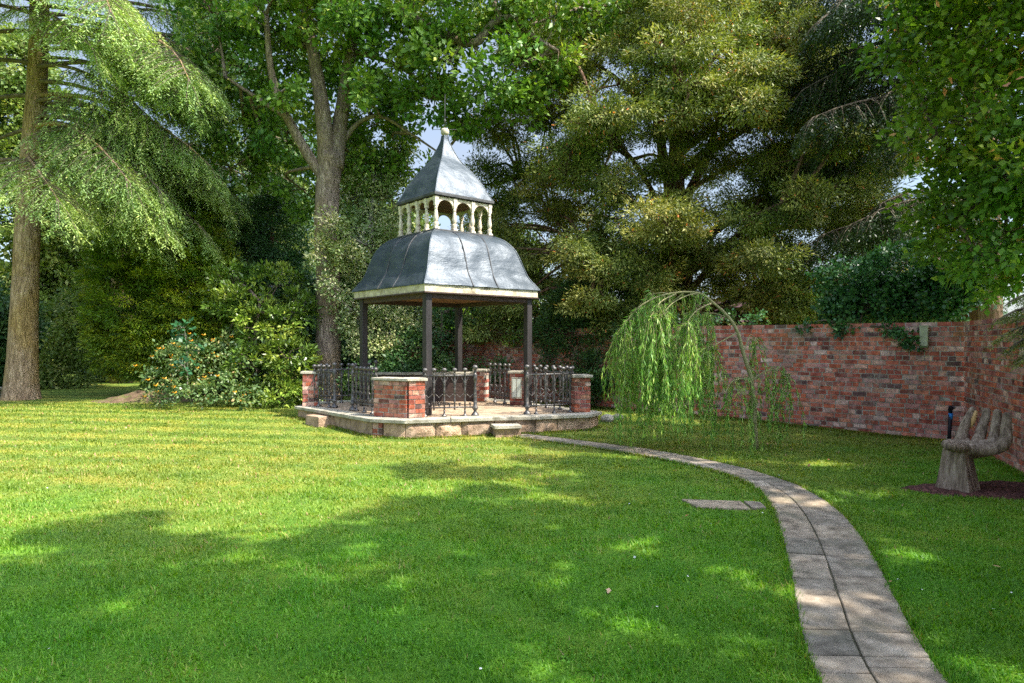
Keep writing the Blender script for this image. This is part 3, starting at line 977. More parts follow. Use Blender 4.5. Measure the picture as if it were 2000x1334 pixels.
# ------------------------------------------------------------------ pavilion platform
ZP = .295
def rock_block(mb, p0, p1, z0, z1, nrm, depth, rnd, r, bulge=.03):
    """rock faced stone: gridded outer face pushed out, plain back"""
    nx_, nz_ = 7, 5
    vs = []
    for j in range(nz_):
        for i in range(nx_):
            u, v_ = i / (nx_ - 1), j / (nz_ - 1)
            x = p0[0] + (p1[0] - p0[0]) * u; y = p0[1] + (p1[1] - p0[1]) * u; z = z0 + (z1 - z0) * v_
            e = min(u, 1 - u, v_ * .6, (1 - v_) * .6) * 5
            e = min(1, e)
            b = e * (bulge + bulge * .8 * mnoise.noise(Vector((x * 11, y * 11, z * 14 + rnd * 20))))
            vs.append((x + nrm[0] * b, y + nrm[1] * b, z))
    fs = []
    for j in range(nz_ - 1):
        for i in range(nx_ - 1):
            a = j * nx_ + i
            fs.append((a, a + 1, a + nx_ + 1, a + nx_))
    b0 = len(vs)
    q = [(p0[0], p0[1], z0), (p1[0], p1[1], z0), (p1[0], p1[1], z1), (p0[0], p0[1], z1)]
    q2 = [(x - nrm[0] * depth, y - nrm[1] * depth, z) for x, y, z in q]
    vs += q + q2
    fs += [(b0, b0 + 4, b0 + 5, b0 + 1), (b0 + 1, b0 + 5, b0 + 6, b0 + 2), (b0 + 2, b0 + 6, b0 + 7, b0 + 3), (b0 + 3, b0 + 7, b0 + 4, b0)]
    mb.add(vs, fs, rnd)

plat = empty('stone_platform', (-1.3, 12.3, 0), 'low stone platform with pale coping and sandy paving beneath the domed pavilion', 'platform')
bm_, bc, bb, bmo = MB(), MB(), MB(), MB()
r = random.Random(21)
nd = len(DECK)
cxd = sum(p[0] for p in DECK) / nd; cyd = sum(p[1] for p in DECK) / nd
def inset(poly, d):
    out_ = []
    n = len(poly)
    for i in range(n):
        p, a, b = Vector(poly[i]), Vector(poly[i - 1]), Vector(poly[(i + 1) % n])
        e1 = (p - a).normalized(); e2 = (b - p).normalized()
        n1 = Vector((-e1.y, e1.x)); n2 = Vector((-e2.y, e2.x))   # CCW: inward
        m = (n1 + n2); m /= max(.3, m.dot(n1))
        out_.append((p.x + m.x * d, p.y + m.y * d))
    return out_
INN = inset(DECK, .055)      # face of the base wall
INC = inset(DECK, .30)
for i in range(nd):
    a, b = INN[i], INN[(i + 1) % nd]
    L = math.hypot(b[0] - a[0], b[1] - a[1])
    ux, uy = (b[0] - a[0]) / L, (b[1] - a[1]) / L
    nrm = (uy, -ux)
    x = 0
    first = True
    while x < L - .05:
        bl_ = r.uniform(.38, .66)
        if i == 1: bl_ = L / 3
        if L - x - bl_ < .22: bl_ = L - x
        p0 = (a[0] + ux * (x + .008), a[1] + uy * (x + .008)); p1 = (a[0] + ux * (x + bl_ - .008), a[1] + uy * (x + bl_ - .008))
        z0 = min(gz(*p0), gz(*p1)) - .05
        if i == 1 and (x < .05 or x > L * .6) :
            xx = bl_ if i == 1 else bl_
            cc = ((p0[0] + p1[0]) / 2 - nrm[0] * .06, (p0[1] + p1[1]) / 2 - nrm[1] * .06)
            pa = (p0[0] - nrm[0] * .055, p0[1] - nrm[1] * .055); pb = (p1[0] - nrm[0] * .055, p1[1] - nrm[1] * .055)
            bricks(bb, bmo, pa, pb, -.03, .232, .11, 31 + i, core=True)
        else:
            rough_ = .045 if i in (2,) else .018
            rock_block(bm_, p0, p1, z0, .236, nrm, .12, r.random() * (.6 if i in (0, 10) else 1.0), r, rough_)
        x += bl_
    # coping slabs
    a, b = DECK[i], DECK[(i + 1) % nd]; a2, b2 = INC[i], INC[(i + 1) % nd]
    n = max(1, int(round(L / .75)))
    for k in range(n):
        u0, u1 = k / n + (.006 / L if k else 0), (k + 1) / n - (.006 / L if k < n - 1 else 0)
        q = [(a[0] + (b[0] - a[0]) * u0, a[1] + (b[1] - a[1]) * u0), (a[0] + (b[0] - a[0]) * u1, a[1] + (b[1] - a[1]) * u1),
             (a2[0] + (b2[0] - a2[0]) * u1, a2[1] + (b2[1] - a2[1]) * u1), (a2[0] + (b2[0] - a2[0]) * u0, a2[1] + (b2[1] - a2[1]) * u0)]
        bc.prism(q, .238, ZP + r.uniform(-.003, .003), r.random())
bm_.build('base_stones', M['stone'], plat)
bb.build('base_bricks', M['brick_pier'], plat)
core = MB(); core.prism(inset(DECK, .10), -.05, .237); core.build('core', M['mortar'], plat)
if bmo.v: bmo.build('mortar', M['mortar'], plat)
bc.build('coping', M['coping'], plat, bevel=.008)
pv = MB()
INP = inset(DECK, .304)
pv.prism(INP, .2375, ZP - .006)
pv.build('paving', M['paving'], plat)
shift(plat)

def stone_step(label, c, size, rz, mat):
    root = empty('stone_step', (c[0], c[1], gz(c[0], c[1])), label, 'step', 'stone steps up to the platform')
    mb = MB()
    z0 = gz(c[0], c[1]) - .03
    rr = random.Random(int(c[0] * 100))
    mb.box((c[0], c[1], (z0 + size[2] + gz(c[0], c[1])) / 2), (size[0], size[1], size[2] + gz(c[0], c[1]) - z0), rz, .5, .008, rr)
    mb.build('block', mat, root, bevel=.012)
    shift(root)
    return root
# left block: long side along the left face
fl = math.atan2(2.07, -1.85)
stone_step('rough stone block step at the shaded left side of the platform',
           (-3.27 + math.cos(fl) * .25 + .75 * .10, 11.33 + math.sin(fl) * .25 + .66 * .10), (.50, .26, .165), fl, M['stone'])
root = empty('stone_step', (-.12, 10.42, 0), 'thin stone step where the slab path meets the platform', 'step', 'stone steps up to the platform')
mb = MB(); mb.box((-.10, 10.52, .165), (.44, .32, .05), math.radians(14), .5, .004, r); mb.build('tread', M['coping'], root, bevel=.006)
mb = MB(); mb.box((-.09, 10.54, .065), (.40, .25, .15), math.radians(14), .4, .006, r); mb.build('riser', M['stone'], root)
shift(root)

# ------------------------------------------------------------------ brick piers
def pier(label, segs, h, cap_over=.035, mat='brick_pier', capmat='coping', name='brick_pier', cap_t=.045, base=ZP, grp='brick piers of the platform'):
    c = segs[0][0]
    root = empty(name, (c[0], c[1], base), label, 'pier' if name == 'brick_pier' else 'wall', grp)
    mb, mm, mc = MB(), MB(), MB()
    for i, (p0, p1, th) in enumerate(segs):
        bricks(mb, mm, p0, p1, base, base + h, th, 41 + i + int(abs(c[0]) * 50), prot=.009, zoff=.0017 * i, jit=.0035)
        L = math.hypot(p1[0] - p0[0], p1[1] - p0[1]); rz = math.atan2(p1[1] - p0[1], p1[0] - p0[0])
        mc.box(((p0[0] + p1[0]) / 2, (p0[1] + p1[1]) / 2, base + h + cap_t / 2 + .002 * i), (L + 2 * cap_over, th + 2 * cap_over, cap_t), rz, .3 + .4 * i, .003, r)
    mb.build('brickwork', M[mat], root)
    mm.build('mortar', M['mortar'], root)
    mc.build('coping_stone', M[capmat], root, bevel=.008)
    shift(root)
    return root
# near corner pier: two wings
pier('wide corner pier nearest the viewer, its sunlit end pink and its broad face in shade', [((-2.17, 10.86), (-1.60, 10.55), .24), ((-1.67, 10.56), (-1.43, 10.665), .26)], .58)
pier('slim brick pier at the shaded far side of the platform, near the oak trunk', [((-3.93, 12.52), (-3.66, 12.58), .26)], .60)
pier('mottled brick pier on the sunny side of the platform nearest the willow', [((1.03, 11.44), (1.31, 11.50), .28)], .59)
pier('orange brick pier carrying the pale double panel sign', [((-.02, 12.73), (.26, 12.67), .24)], .60)
pier('narrow pink brick pier at the end of the low back wall', [((-.72, 13.52), (-.50, 13.46), .24)], .60)
root = empty('low_wall', (-1.7, 13.55, ZP), 'low boarded wall with a grey coping along the back of the platform', 'wall')
mb = MB(); mb.box((-1.72, 13.55, ZP + .265), (1.98, .16, .53), 0.0, .5); mb.build('boarding', M['brown_wood'], root)
mb = MB(); mb.box((-1.72, 13.55, ZP + .555), (2.0, .26, .05), 0.0, .4, .004, r); mb.build('coping_stone', M['coping'], root, bevel=.008)
shift(root)

# notice panel on the pier
root = empty('panel_sign', (.11, 12.56, ZP + .14), 'pale two-leaf panel in a thin frame fixed to the orange brick pier', 'sign')
rzs = math.atan2(-.06, .28)
def onp(u, z, dep): return (.09 + math.cos(rzs) * u - math.sin(rzs) * -dep * 0 + math.sin(rzs) * dep, 12.565 + math.sin(rzs) * u - math.cos(rzs) * dep, z)
for s in (-1, 1):
    mb = MB(); mb.box(onp(s * .044, ZP + .33, .016), (.075, .012, .35), rzs); mb.build('leaf_panel', M['sign'], root, bevel=.003)
mb = MB()
for u, z, sx, sz in ((0, ZP + .33 + .19, .19, .018), (0, ZP + .33 - .19, .19, .018), (-.093, ZP + .33, .012, .36), (.093, ZP + .33, .012, .36), (0, ZP + .33, .01, .36)):
    mb.box(onp(u, z, .012 if u == 0 and sz > .1 else .013), (sx, .022, sz), rzs)
mb.build('frame', M['coping'], root)
shift(root)

# ------------------------------------------------------------------ iron railings
def mk(name, fn, mat):
    mb = MB(); fn(mb)
    me_o = mb.build(name, M[mat])
    COL.objects.unlink(me_o)
    return me_o
def up_fn(mb):
    mb.lathe((0, 0, 0), [(.014, .10), (.014, .22), (.021, .235), (.014, .25), (.014, .38), (.024, .40), (.015, .43), (.021, .50), (.026, .55), (.015, .60), (.015, .66), (.024, .672), (.013, .69),
                         (.013, .705), (.020, .715), (.038, .73), (.043, .748), (.034, .768), (.012, .78)], 10)
    for s_ in (-1, 1):
        mb.tube([(s_ * .008, 0, .50), (s_ * .022, 0, .56), (s_ * .05, 0, .61), (s_ * .052, 0, .635), (s_ * .036, 0, .64)], [.007, .008, .007, .006, .006], n=5)
def foot_fn(mb):
    mb.lathe((0, 0, 0), [(.045, .0), (.042, .012), (.018, .03), (.015, .06), (.013, .12)], 10)
def stub_fn(mb):
    mb.lathe((0, 0, 0), [(.009, .13), (.009, .17), (.016, .178), (.009, .185), (.022, .196), (.024, .206), (.012, .216)], 8)
def post_fn(mb):
    mb.lathe((0, 0, 0), [(.066, 0), (.064, .02), (.05, .035), (.028, .06), (.026, .085), (.046, .11), (.048, .135), (.030, .16), (.030, .30), (.024, .42), (.020, .52), (.026, .57), (.034, .59), (.036, .66),
                         (.024, .69), (.020, .70), (.026, .715), (.018, .735), (.030, .75), (.044, .77), (.046, .79), (.036, .812), (.012, .825)], 12)
def link_fn(mb):
    mb.tube([(-.5, 0, .385), (-.28, 0, .345), (-.08, 0, .318), (0, 0, .30), (.08, 0, .318), (.28, 0, .345), (.5, 0, .385)], [.007, .008, .008, .010, .008, .008, .007], n=5)
LINK = mk('scroll_link', link_fn, 'iron')
UP, FOOT, STUB, POST = mk('upright', up_fn, 'iron'), mk('foot', foot_fn, 'iron'), mk('stub_knob', stub_fn, 'iron'), mk('end_post', post_fn, 'iron')
first = {}
def cp(src, parent, x, z=0.0):
    if src.name not in first:
        o = src; first[src.name] = 1
    else:
        o = src.copy()
    COL.objects.link(o)
    o.parent = parent
    o.location = (x, 0, z)
    return o
def railing(label, p_end, p_wall, end=True, z0=ZP):
    L = math.hypot(p_wall[0] - p_end[0], p_wall[1] - p_end[1]); rz = math.atan2(p_wall[1] - p_end[1], p_wall[0] - p_end[0])
    root = empty('iron_railing', (p_end[0], p_end[1], z0), label, 'railing', 'black iron railing panels round the platform', rz)
    mb = MB(); mb.tube([(0, 0, .655), (L, 0, .655)], [.015, .015], n=8, sm=True); mb.build('top_rail', M['iron'], root)
    mb = MB(); mb.tube([(0, 0, .14), (L, 0, .14)], [.014, .014], n=8); mb.build('bottom_rail', M['iron'], root)
    if end: cp(POST, root, 0)
    n = max(2, int(round(L / .155)))
    st = L / n
    for i in range(n + 1):
        x = i * st
        if i > 0 and i < n or (i == n) or (i == 0 and not end):
            xx = min(x, L - .03)
            cp(UP, root, xx)
            if i % 2 == 1: cp(FOOT, root, xx)
        if i < n:
            xm = x + st / 2
            cp(STUB, root, xm)
            lk = cp(LINK, root, xm); lk.scale = (st, 1, 1)
    return root
railing('bright front railing panel between the wide corner pier and the path gap', (-.60, 10.84), (-1.42, 10.66))
railing('shaded railing panel between the wide corner pier and the block step gap', (-2.80, 11.70), (-2.24, 11.00))
railing('dark railing panel next to the slim brick pier near the oak trunk', (-3.24, 12.15), (-3.72, 12.46))
railing('railing panel between the path gap and the mottled brick pier near the willow', (.25, 11.02), (1.02, 11.36))
railing('railing panel behind, running from the mottled pier back to the sign pier', (.30, 12.50), (1.08, 11.66), end=False)
railing('back railing panel between the sign pier and the narrow pink pier', (-.44, 13.36), (-.04, 12.86), end=False)
railing('far back railing panel between the slim pier and the boarded wall', (-2.78, 13.60), (-3.70, 12.80))

# ------------------------------------------------------------------ pavilion
GC = np.array([-1.253, 12.42])
U = np.array([.765, .644]); Vv = np.array([-.644, .765])
H = 1.226
pav = empty('domed_pavilion', (GC[0], GC[1], ZP), 'square open pavilion with a grey lead bell roof, white baluster lantern and pointed finial', 'pavilion')
def gp(a, b, z):
    p = GC + U * a + Vv * b
    return (p[0], p[1], z)
ang = math.atan2(U[1], U[0])
# posts
for a, b in ((-1, -1), (1, -1), (1, 1), (-1, 1)):
    mb = MB(); x, y, _ = gp(a * (H - .13), b * (H - .13), 0)
    mb.box((x, y, (ZP + 2.295) / 2 + .001), (.118, .118, 2.295 - ZP), ang)
    mb.build('post', M['post'], pav, bevel=.012)
# fascia boards, beams, soffit
for k, (n_, t_) in enumerate((((0, -1), (1, 0)), ((1, 0), (0, 1)), ((0, 1), (-1, 0)), ((-1, 0), (0, -1)))):
    mb = MB(); d = H - .02
    cx_, cy_, _ = gp(n_[0] * d, n_[1] * d, 0)
    Lf = 2 * d + (.04 if k % 2 else -.0401)
    mb.box((cx_, cy_, 2.378), (Lf, .04, .145), ang + (0 if k % 2 == 0 else math.pi / 2))
    mb.build('fascia', M['cream'], pav, bevel=.004)
    mb = MB(); d = H - .004
    cx_, cy_, _ = gp(n_[0] * d, n_[1] * d, 0)
    mb.box((cx_, cy_, 2.300), (2 * d + (.03 if k % 2 else -.032), .03, .022), ang + (0 if k % 2 == 0 else math.pi / 2))
    mb.build('bead', M['brown_wood'], pav)
    mb = MB(); d = H - .13
    cx_, cy_, _ = gp(n_[0] * d, n_[1] * d, 0)
    mb.box((cx_, cy_, 2.255), (2 * d - .12, .07, .09), ang + (0 if k % 2 == 0 else math.pi / 2))
    mb.build('beam', M['brown_wood'], pav, bevel=.004)
mb = MB(); p = [gp(a * (H - .045), b * (H - .045), 0)[:2] for a, b in ((-1, -1), (1, -1), (1, 1), (-1, 1))]
mb.prism(p, 2.301, 2.317); mb.build('soffit', M['cream'], pav)
mb = MB(); p = [gp(a * (H - .175), b * (H - .175), 0)[:2] for a, b in ((-1, -1), (1, -1), (1, 1), (-1, 1))]
mb.prism(p, 2.291, 2.2995); mb.build('ceiling', M['soffit'], pav)

def resample(prof, n):
    out_ = polyline([(a, 0, b) for a, b in prof], n)
    return [(q[0], q[2]) for q in out_]
def ringpts(h, z, nc, amp, seed):
    vs = []
    for f in range(4):
        for i in range(nc):
            s = -1 + 2 * i / nc
            a, b = ((s, -1), (1, s), (-s, 1), (-1, -s))[f]
            x, y, _ = gp(a * h, b * h, 0)
            nn = mnoise.noise(Vector((x * 3.1, y * 3.1, z * 4 + seed))) * .6 + mnoise.noise(Vector((x * 8, y * 8, z * 13 + seed))) * .4
            edge = min(1.0, (1 - abs(s)) * 6)
            k = 1 + amp * nn * (edge * .9 + .1) / max(h, .15)
            vs.append((GC[0] + (x - GC[0]) * k, GC[1] + (y - GC[1]) * k, z + amp * .5 * nn))
    return vs
def bell(prof, nc, amp, seed, name, under=True):
    rows = resample(prof, 4)
    vs = []; fs = []
    m = 4 * nc
    for (h, z) in rows: vs += ringpts(h, z, nc, amp if h > .12 else 0, seed)
    for j in range(len(rows) - 1):
        for i in range(m):
            i2 = (i + 1) % m
            fs.append((j * m + i, j * m + i2, (j + 1) * m + i2, (j + 1) * m + i))
    mb = MB(); mb.add(vs, fs, .5, True)
    top = (len(rows) - 1) * m
    mb.f.append([top + i for i in range(m)]); mb.r.append(.5); mb.sm.append(False)
    mb.f.append([i for i in range(m)][::-1]); mb.r.append(.5); mb.sm.append(False)
    o = mb.build(name, M['lead'], pav)
    md = o.modifiers.new('es', 'EDGE_SPLIT'); md.split_angle = math.radians(38)
    return o, rows
P1 = [(1.250, 2.43), (1.242, 2.46), (1.108, 2.665), (1.042, 2.85), (.990, 3.02), (.915, 3.205), (.785, 3.36), (.635, 3.44)]
P2 = [(.640, 4.10), (.618, 4.135), (.565, 4.25), (.500, 4.40), (.410, 4.56), (.305, 4.72), (.200, 4.87), (.120, 5.05), (.058, 5.22), (.040, 5.34)]
r1, rows1 = bell(P1, 28, .024, 3, 'lower_roof')
r2, rows2 = bell(P2, 20, .014, 9, 'upper_roof')
def seam_tube(rows, fn, rad, name, mat='lead_dark', par=None):
    mb = MB(); mb.tube([fn(h, z) for h, z in rows], rad, n=6); return mb.build(name, M[mat], par)
for a, b in ((-1, -1), (1, -1), (1, 1), (-1, 1)):
    seam_tube(rows1, lambda h, z: gp(a * (h + .001), b * (h + .001), z), .013, 'hip_roll', 'lead', r1)
    seam_tube(rows2, lambda h, z: gp(a * (h + .001), b * (h + .001), z), .010, 'hip_roll', 'lead', r2)
for f in range(4):
    for s in (-.27, .27):
        def fn(h, z, f=f, s=s):
            a, b = ((s, -h - .004), (h + .004, s), (s, h + .004), (-h - .004, s))[f]
            return gp(a, b, z)
        seam_tube(rows1, fn, .012, 'seam_roll', 'lead_dark', r1)
# lantern
HL = .592
mb = MB(); p = [gp(a * .645, b * .645, 0)[:2] for a, b in ((-1, -1), (1, -1), (1, 1), (-1, 1))]
mb.prism(p, 3.432, 3.465); mb.build('lantern_sill', M['lead_dark'], pav, bevel=.006)
p = [gp(a * .658, b * .658, 0)[:2] for a, b in ((-1, -1), (1, -1), (1, 1), (-1, 1))]
mb = MB(); mb.prism(p, 4.050, 4.102); mb.build('lantern_eave', M['lead_dark'], pav, bevel=.006)
p = [gp(a * .57, b * .57, 0)[:2] for a, b in ((-1, -1), (1, -1), (1, 1), (-1, 1))]
mb = MB(); mb.prism(p, 4.034, 4.049); mb.build('lantern_ceiling', M['soffit'], pav)
def bal_fn(mb):
    mb.lathe((0, 0, 0), [(.046, .0), (.048, .03), (.038, .05), (.046, .075), (.041, .10), (.027, .115), (.031, .13), (.042, .17), (.043, .20), (.034, .25), (.025, .31), (.025, .325), (.034, .335), (.025, .345), (.030, .38)], 12)
    mb.box((0, 0, .43), (.062, .062, .10), 0)
    mb.box((0, 0, .013), (.088, .088, .026), 0)
    mb.box((0, 0, .505), (.074, .074, .05), 0)
BAL = mk('baluster', bal_fn, 'white_wood')
spots = [(-1, -1), (1, -1), (1, 1), (-1, 1)]
for s in (-1 / 3, 1 / 3): spots += [(s, -1), (s, 1)]
for s in (-.5, 0, .5): spots += [(-1, s), (1, s)]
for k, (a, b) in enumerate(spots):
    o = BAL if k == 0 else BAL.copy()
    COL.objects.link(o); o.parent = pav
    x, y, _ = gp(a * HL, b * HL, 0)
    o.location = (x, y, 3.467); o.rotation_euler = (0, 0, ang); o.scale = (1, 1, 1.068)
def arch_board(f):
    n_bay = 3 if f in (0, 2) else 4
    mb = MB(); wbay = 2 * HL / n_bay
    for k in range(n_bay):
        c0 = -HL + wbay * k; rr = wbay / 2 - .037; cc = c0 + wbay / 2
        zs = 4.023 - rr * .85 - .035
        top = 4.033
        m = 10
        curve = [(c0 + .034, 3.86)] + [(cc - rr * math.cos(math.pi * i / m), zs + rr * .85 * math.sin(math.pi * i / m)) for i in range(m + 1)] + [(c0 + wbay - .034, 3.86)]
        for i in range(len(curve) - 1):
            (s0, z0), (s1, z1) = curve[i], curve[i + 1]
            if s1 - s0 < 1e-4: continue
            vs = []
            for dep in (.014, -.014):
                for s, z in ((s0, z0), (s1, z1), (s1, top), (s0, top)):
                    h = HL + dep
                    a, b = ((s, -h), (h, s), (-s, h), (-h, -s))[f]
                    vs.append(gp(a, b, z))
            mb.add(vs, [(0, 1, 2, 3), (7, 6, 5, 4), (0, 4, 5, 1)], .5)
    mb.build('arch_board', M['white_wood'], pav)
for f in range(4): arch_board(f)
# finial
mb = MB(); x, y, _ = gp(0, 0, 0)
mb.lathe((x, y, 5.32), [(.045, 0), (.038, .02), (.06, .035), (.074, .06), (.074, .12), (.06, .145), (.02, .16)], 10); fin = mb.build('finial', M['cream'], pav)
mb = MB(); mb.tube([(x, y, 5.46), (x, y, 5.8), (x + .004, y, 6.12)], [.009, .006, .003], n=8)
mb.tube([(x - .22, y, 5.455), (x + .22, y, 5.455)], [.004, .004], n=5)
mb.lathe((x, y, 5.62), [(.008, -.03), (.022, -.01), (.022, .01), (.008, .03)], 8)
mb.build('spike', M['lead_dark'], pav)
# local z offset for linked children: they were laid out in world coordinates
def shift_all(root):
    for ch in root.children:
        ch.location = Vector(ch.location) - root.location
shift_all(pav)

# ------------------------------------------------------------------ hand shaped chair
hc = empty('hand_chair', (4.48, 6.72, 0), 'weathered carved wooden chair shaped like an upturned hand, standing on dark mulch', 'chair')
ped = MB()
b0 = [(4.29, 6.76), (4.47, 6.50), (4.70, 6.66), (4.52, 6.93)]
t0_ = [(4.375, 6.76), (4.485, 6.60), (4.62, 6.69), (4.52, 6.86)]
vs = []; rows = 12; cols = 6
for j in range(rows):
    u = j / (rows - 1)
    for k in range(4):
        for i in range(cols):
            f = i / cols
            xb = b0[k][0] * (1 - f) + b0[(k + 1) % 4][0] * f; yb = b0[k][1] * (1 - f) + b0[(k + 1) % 4][1] * f
            xt = t0_[k][0] * (1 - f) + t0_[(k + 1) % 4][0] * f; yt = t0_[k][1] * (1 - f) + t0_[(k + 1) % 4][1] * f
            uu = u ** .85
            x = xb * (1 - uu) + xt * uu; y = yb * (1 - uu) + yt * uu
            nn = mnoise.noise(Vector((x * 16, y * 16, u * 2)))
            x += nn * .013; y += nn * .013
            vs.append((x, y, .01 + u * .41))
m4 = 4 * cols
fs = [(j * m4 + i, j * m4 + (i + 1) % m4, (j + 1) * m4 + (i + 1) % m4, (j + 1) * m4 + i) for j in range(rows - 1) for i in range(m4)]
fs += [tuple(range(m4))[::-1], tuple((rows - 1) * m4 + i for i in range(m4))]
ped.add(vs, fs); ped.build('pedestal', M['old_wood'], hc, bevel=.006)
def organic(name, chains, mat=M['old_wood'], vox=.014, par=hc):
    mb = MB()
    for pts, rad in chains:
        q = polyline(pts, 3)
        R = np.interp(np.linspace(0, 1, len(q)), np.linspace(0, 1, len(rad)), rad)
        R = list(R)
        # rounded ends
        d0 = (Vector(q[0]) - Vector(q[1])).normalized(); d1 = (Vector(q[-1]) - Vector(q[-2])).normalized()
        P = [Vector(q[0]) + d0 * R[0] * .6, Vector(q[0]) + d0 * R[0] * .4] + [Vector(x) for x in q] + [Vector(q[-1]) + d1 * R[-1] * .4, Vector(q[-1]) + d1 * R[-1] * .6]
        RR = [R[0] * .25, R[0] * .7] + R + [R[-1] * .7, R[-1] * .25]
        mb.tube(P, RR, n=14, sm=True, wob=.05, rng=random.Random(3))
    o = mb.build(name, mat, par)
    md = o.modifiers.new('m', 'REMESH'); md.mode = 'VOXEL'; md.voxel_size = vox; md.use_smooth_shade = True
    sm = o.modifiers.new('s', 'SMOOTH'); sm.iterations = 3; sm.factor = .5
    return o
# palm / seat: a fan of thick strands merged into one dished slab
palm = organic('palm', [
    ([(4.38, 6.64, .455), (4.52, 6.64, .435), (4.68, 6.60, .425), (4.82, 6.58, .455), (4.895, 6.62, .53)], [.048, .055, .062, .06, .05]),
    ([(4.40, 6.73, .45), (4.56, 6.74, .43), (4.72, 6.74, .42), (4.84, 6.74, .44), (4.91, 6.78, .50)], [.05, .055, .065, .065, .052]),
    ([(4.44, 6.82, .45), (4.58, 6.84, .43), (4.74, 6.84, .425), (4.85, 6.86, .46)], [.05, .055, .06, .055]),
    ([(4.50, 6.88, .45), (4.62, 6.92, .435), (4.74, 6.94, .46)], [.045, .05, .05]),
    ([(4.50, 6.66, .40), (4.66, 6.72, .385), (4.84, 6.74, .40)], [.05, .068, .06]),
])
FG = [([(4.82, 6.56, .46), (4.875, 6.57, .53), (4.90, 6.60, .62), (4.92, 6.62, .71), (4.935, 6.63, .775)], [.060, .058, .050, .045, .038]),
      ([(4.84, 6.72, .45), (4.90, 6.76, .53), (4.925, 6.78, .62), (4.955, 6.80, .72), (4.97, 6.81, .79)], [.056, .052, .048, .043, .036]),
      ([(4.78, 6.86, .45), (4.86, 6.90, .54), (4.89, 6.92, .62), (4.93, 6.93, .71), (4.955, 6.94, .79)], [.054, .052, .048, .043, .036]),
      ([(4.66, 6.94, .44), (4.71, 6.96, .53), (4.75, 6.98, .62), (4.80, 6.99, .71), (4.845, 7.0, .80)], [.052, .051, .047, .041, .028])]
for c in FG: organic('finger', [c], vox=.012, par=hc)
organic('thumb', [([(4.50, 6.60, .45), (4.40, 6.555, .455), (4.33, 6.53, .465), (4.26, 6.51, .485)], [.05, .052, .05, .046])], vox=.012)
mb = MB(); mb.tube([(4.785, 6.94, .60), (4.815, 6.945, .68), (4.855, 6.965, .77)], [.006, .025, .015], n=8)
o = mb.build('fresh_cut', M['fresh_wood'], hc); tag(o, 'pale freshly split wood along the first finger')
shift(hc)

# ------------------------------------------------------------------ drain slab, edge bench, small things
root = empty('drain_slab', (2.0, 6.13, 0), 'flat grey stone slab let into the lawn beside the curving path', 'slab')
mb = MB(); q = [(1.60, 6.28), (1.66, 5.98), (2.12, 5.90), (2.13, 6.20)]; mb.prism(q, -.02, .016, .7); mb.build('slab', M['slab'], root, bevel=.006)
mb = MB(); q = [(2.155, 6.19), (2.145, 5.93), (2.27, 5.94), (2.29, 6.14)]; mb.prism(q, -.02, .022, .3); mb.build('end_stone', M['slab'], root, bevel=.006)
shift(root)
root = empty('garden_bench', (-13.55, 16.9, .07), 'pale grey edge of a bench just reaching into view by the big trunk', 'bench')
mb = MB(); mb.box((-13.45, 16.6, .32), (1.3, .4, .06), .1); mb.build('seat', M['coping'], root, bevel=.01)
for s in (-.5, .5):
    mb = MB(); mb.box((-13.45 + s, 16.6 + s * .1, .18), (.14, .34, .22), .1); mb.build('leg', M['coping'], root, bevel=.01)
shift(root)
# small rocks beside the right pier
for i, (x, y, s) in enumerate(((1.72, 12.0, .13), (1.95, 12.25, .10))):
    mb = MB()
    b = bmesh.new(); bmesh.ops.create_icosphere(b, subdivisions=2, radius=1)
    mb.add([(x + v.co.x * s * (1 + .3 * mnoise.noise(v.co * 2 + Vector((i, 0, 0)))), y + v.co.y * s, gz(x, y) + .04 + v.co.z * s * .7) for v in b.verts], [tuple(v.index for v in f.verts) for f in b.faces], .5, False)
    b.free()
    tag(mb.build('rock', M['coping']), ['pale rock beside the mottled pier, the one touching the platform', 'small pale rock, the one nearer the willow strands'][i], 'rock', 'pale rocks by the platform')

# cottage beyond the wall
cot = empty('cottage', (8.7, 27, 0), 'pale rendered cottage with a dark red tiled roof, half hidden behind the wall and branches', 'house')
mb = MB(); mb.box((8.7, 28, 1.15), (4.2, 4.0, 2.3), 0.0); mb.build('wall', M['render_wall'], cot)
mb = MB(); vs = [(6.4, 25.8, 2.25), (11.0, 25.8, 2.25), (11.0, 30.2, 2.25), (6.4, 30.2, 2.25), (6.4, 28, 3.3), (11.0, 28, 3.3)]
mb.add(vs, [(0, 1, 5, 4), (2, 3, 4, 5), (0, 4, 3), (1, 2, 5), (3, 2, 1, 0)]); mb.build('roof', M['tile_roof'], cot)
for x in (7.6, 9.6):
    mb = MB(); mb.box((x, 25.985, 1.45), (.8, .06, .9), 0); wn = mb.build('window', M['white_wood'], cot)
    mb = MB(); mb.box((x, 25.95, 1.45), (.68, .03, .78), 0); mb.build('pane', M['glass'], wn)
shift(cot)

# ------------------------------------------------------------------ trees and shrubs
NOTREES = False
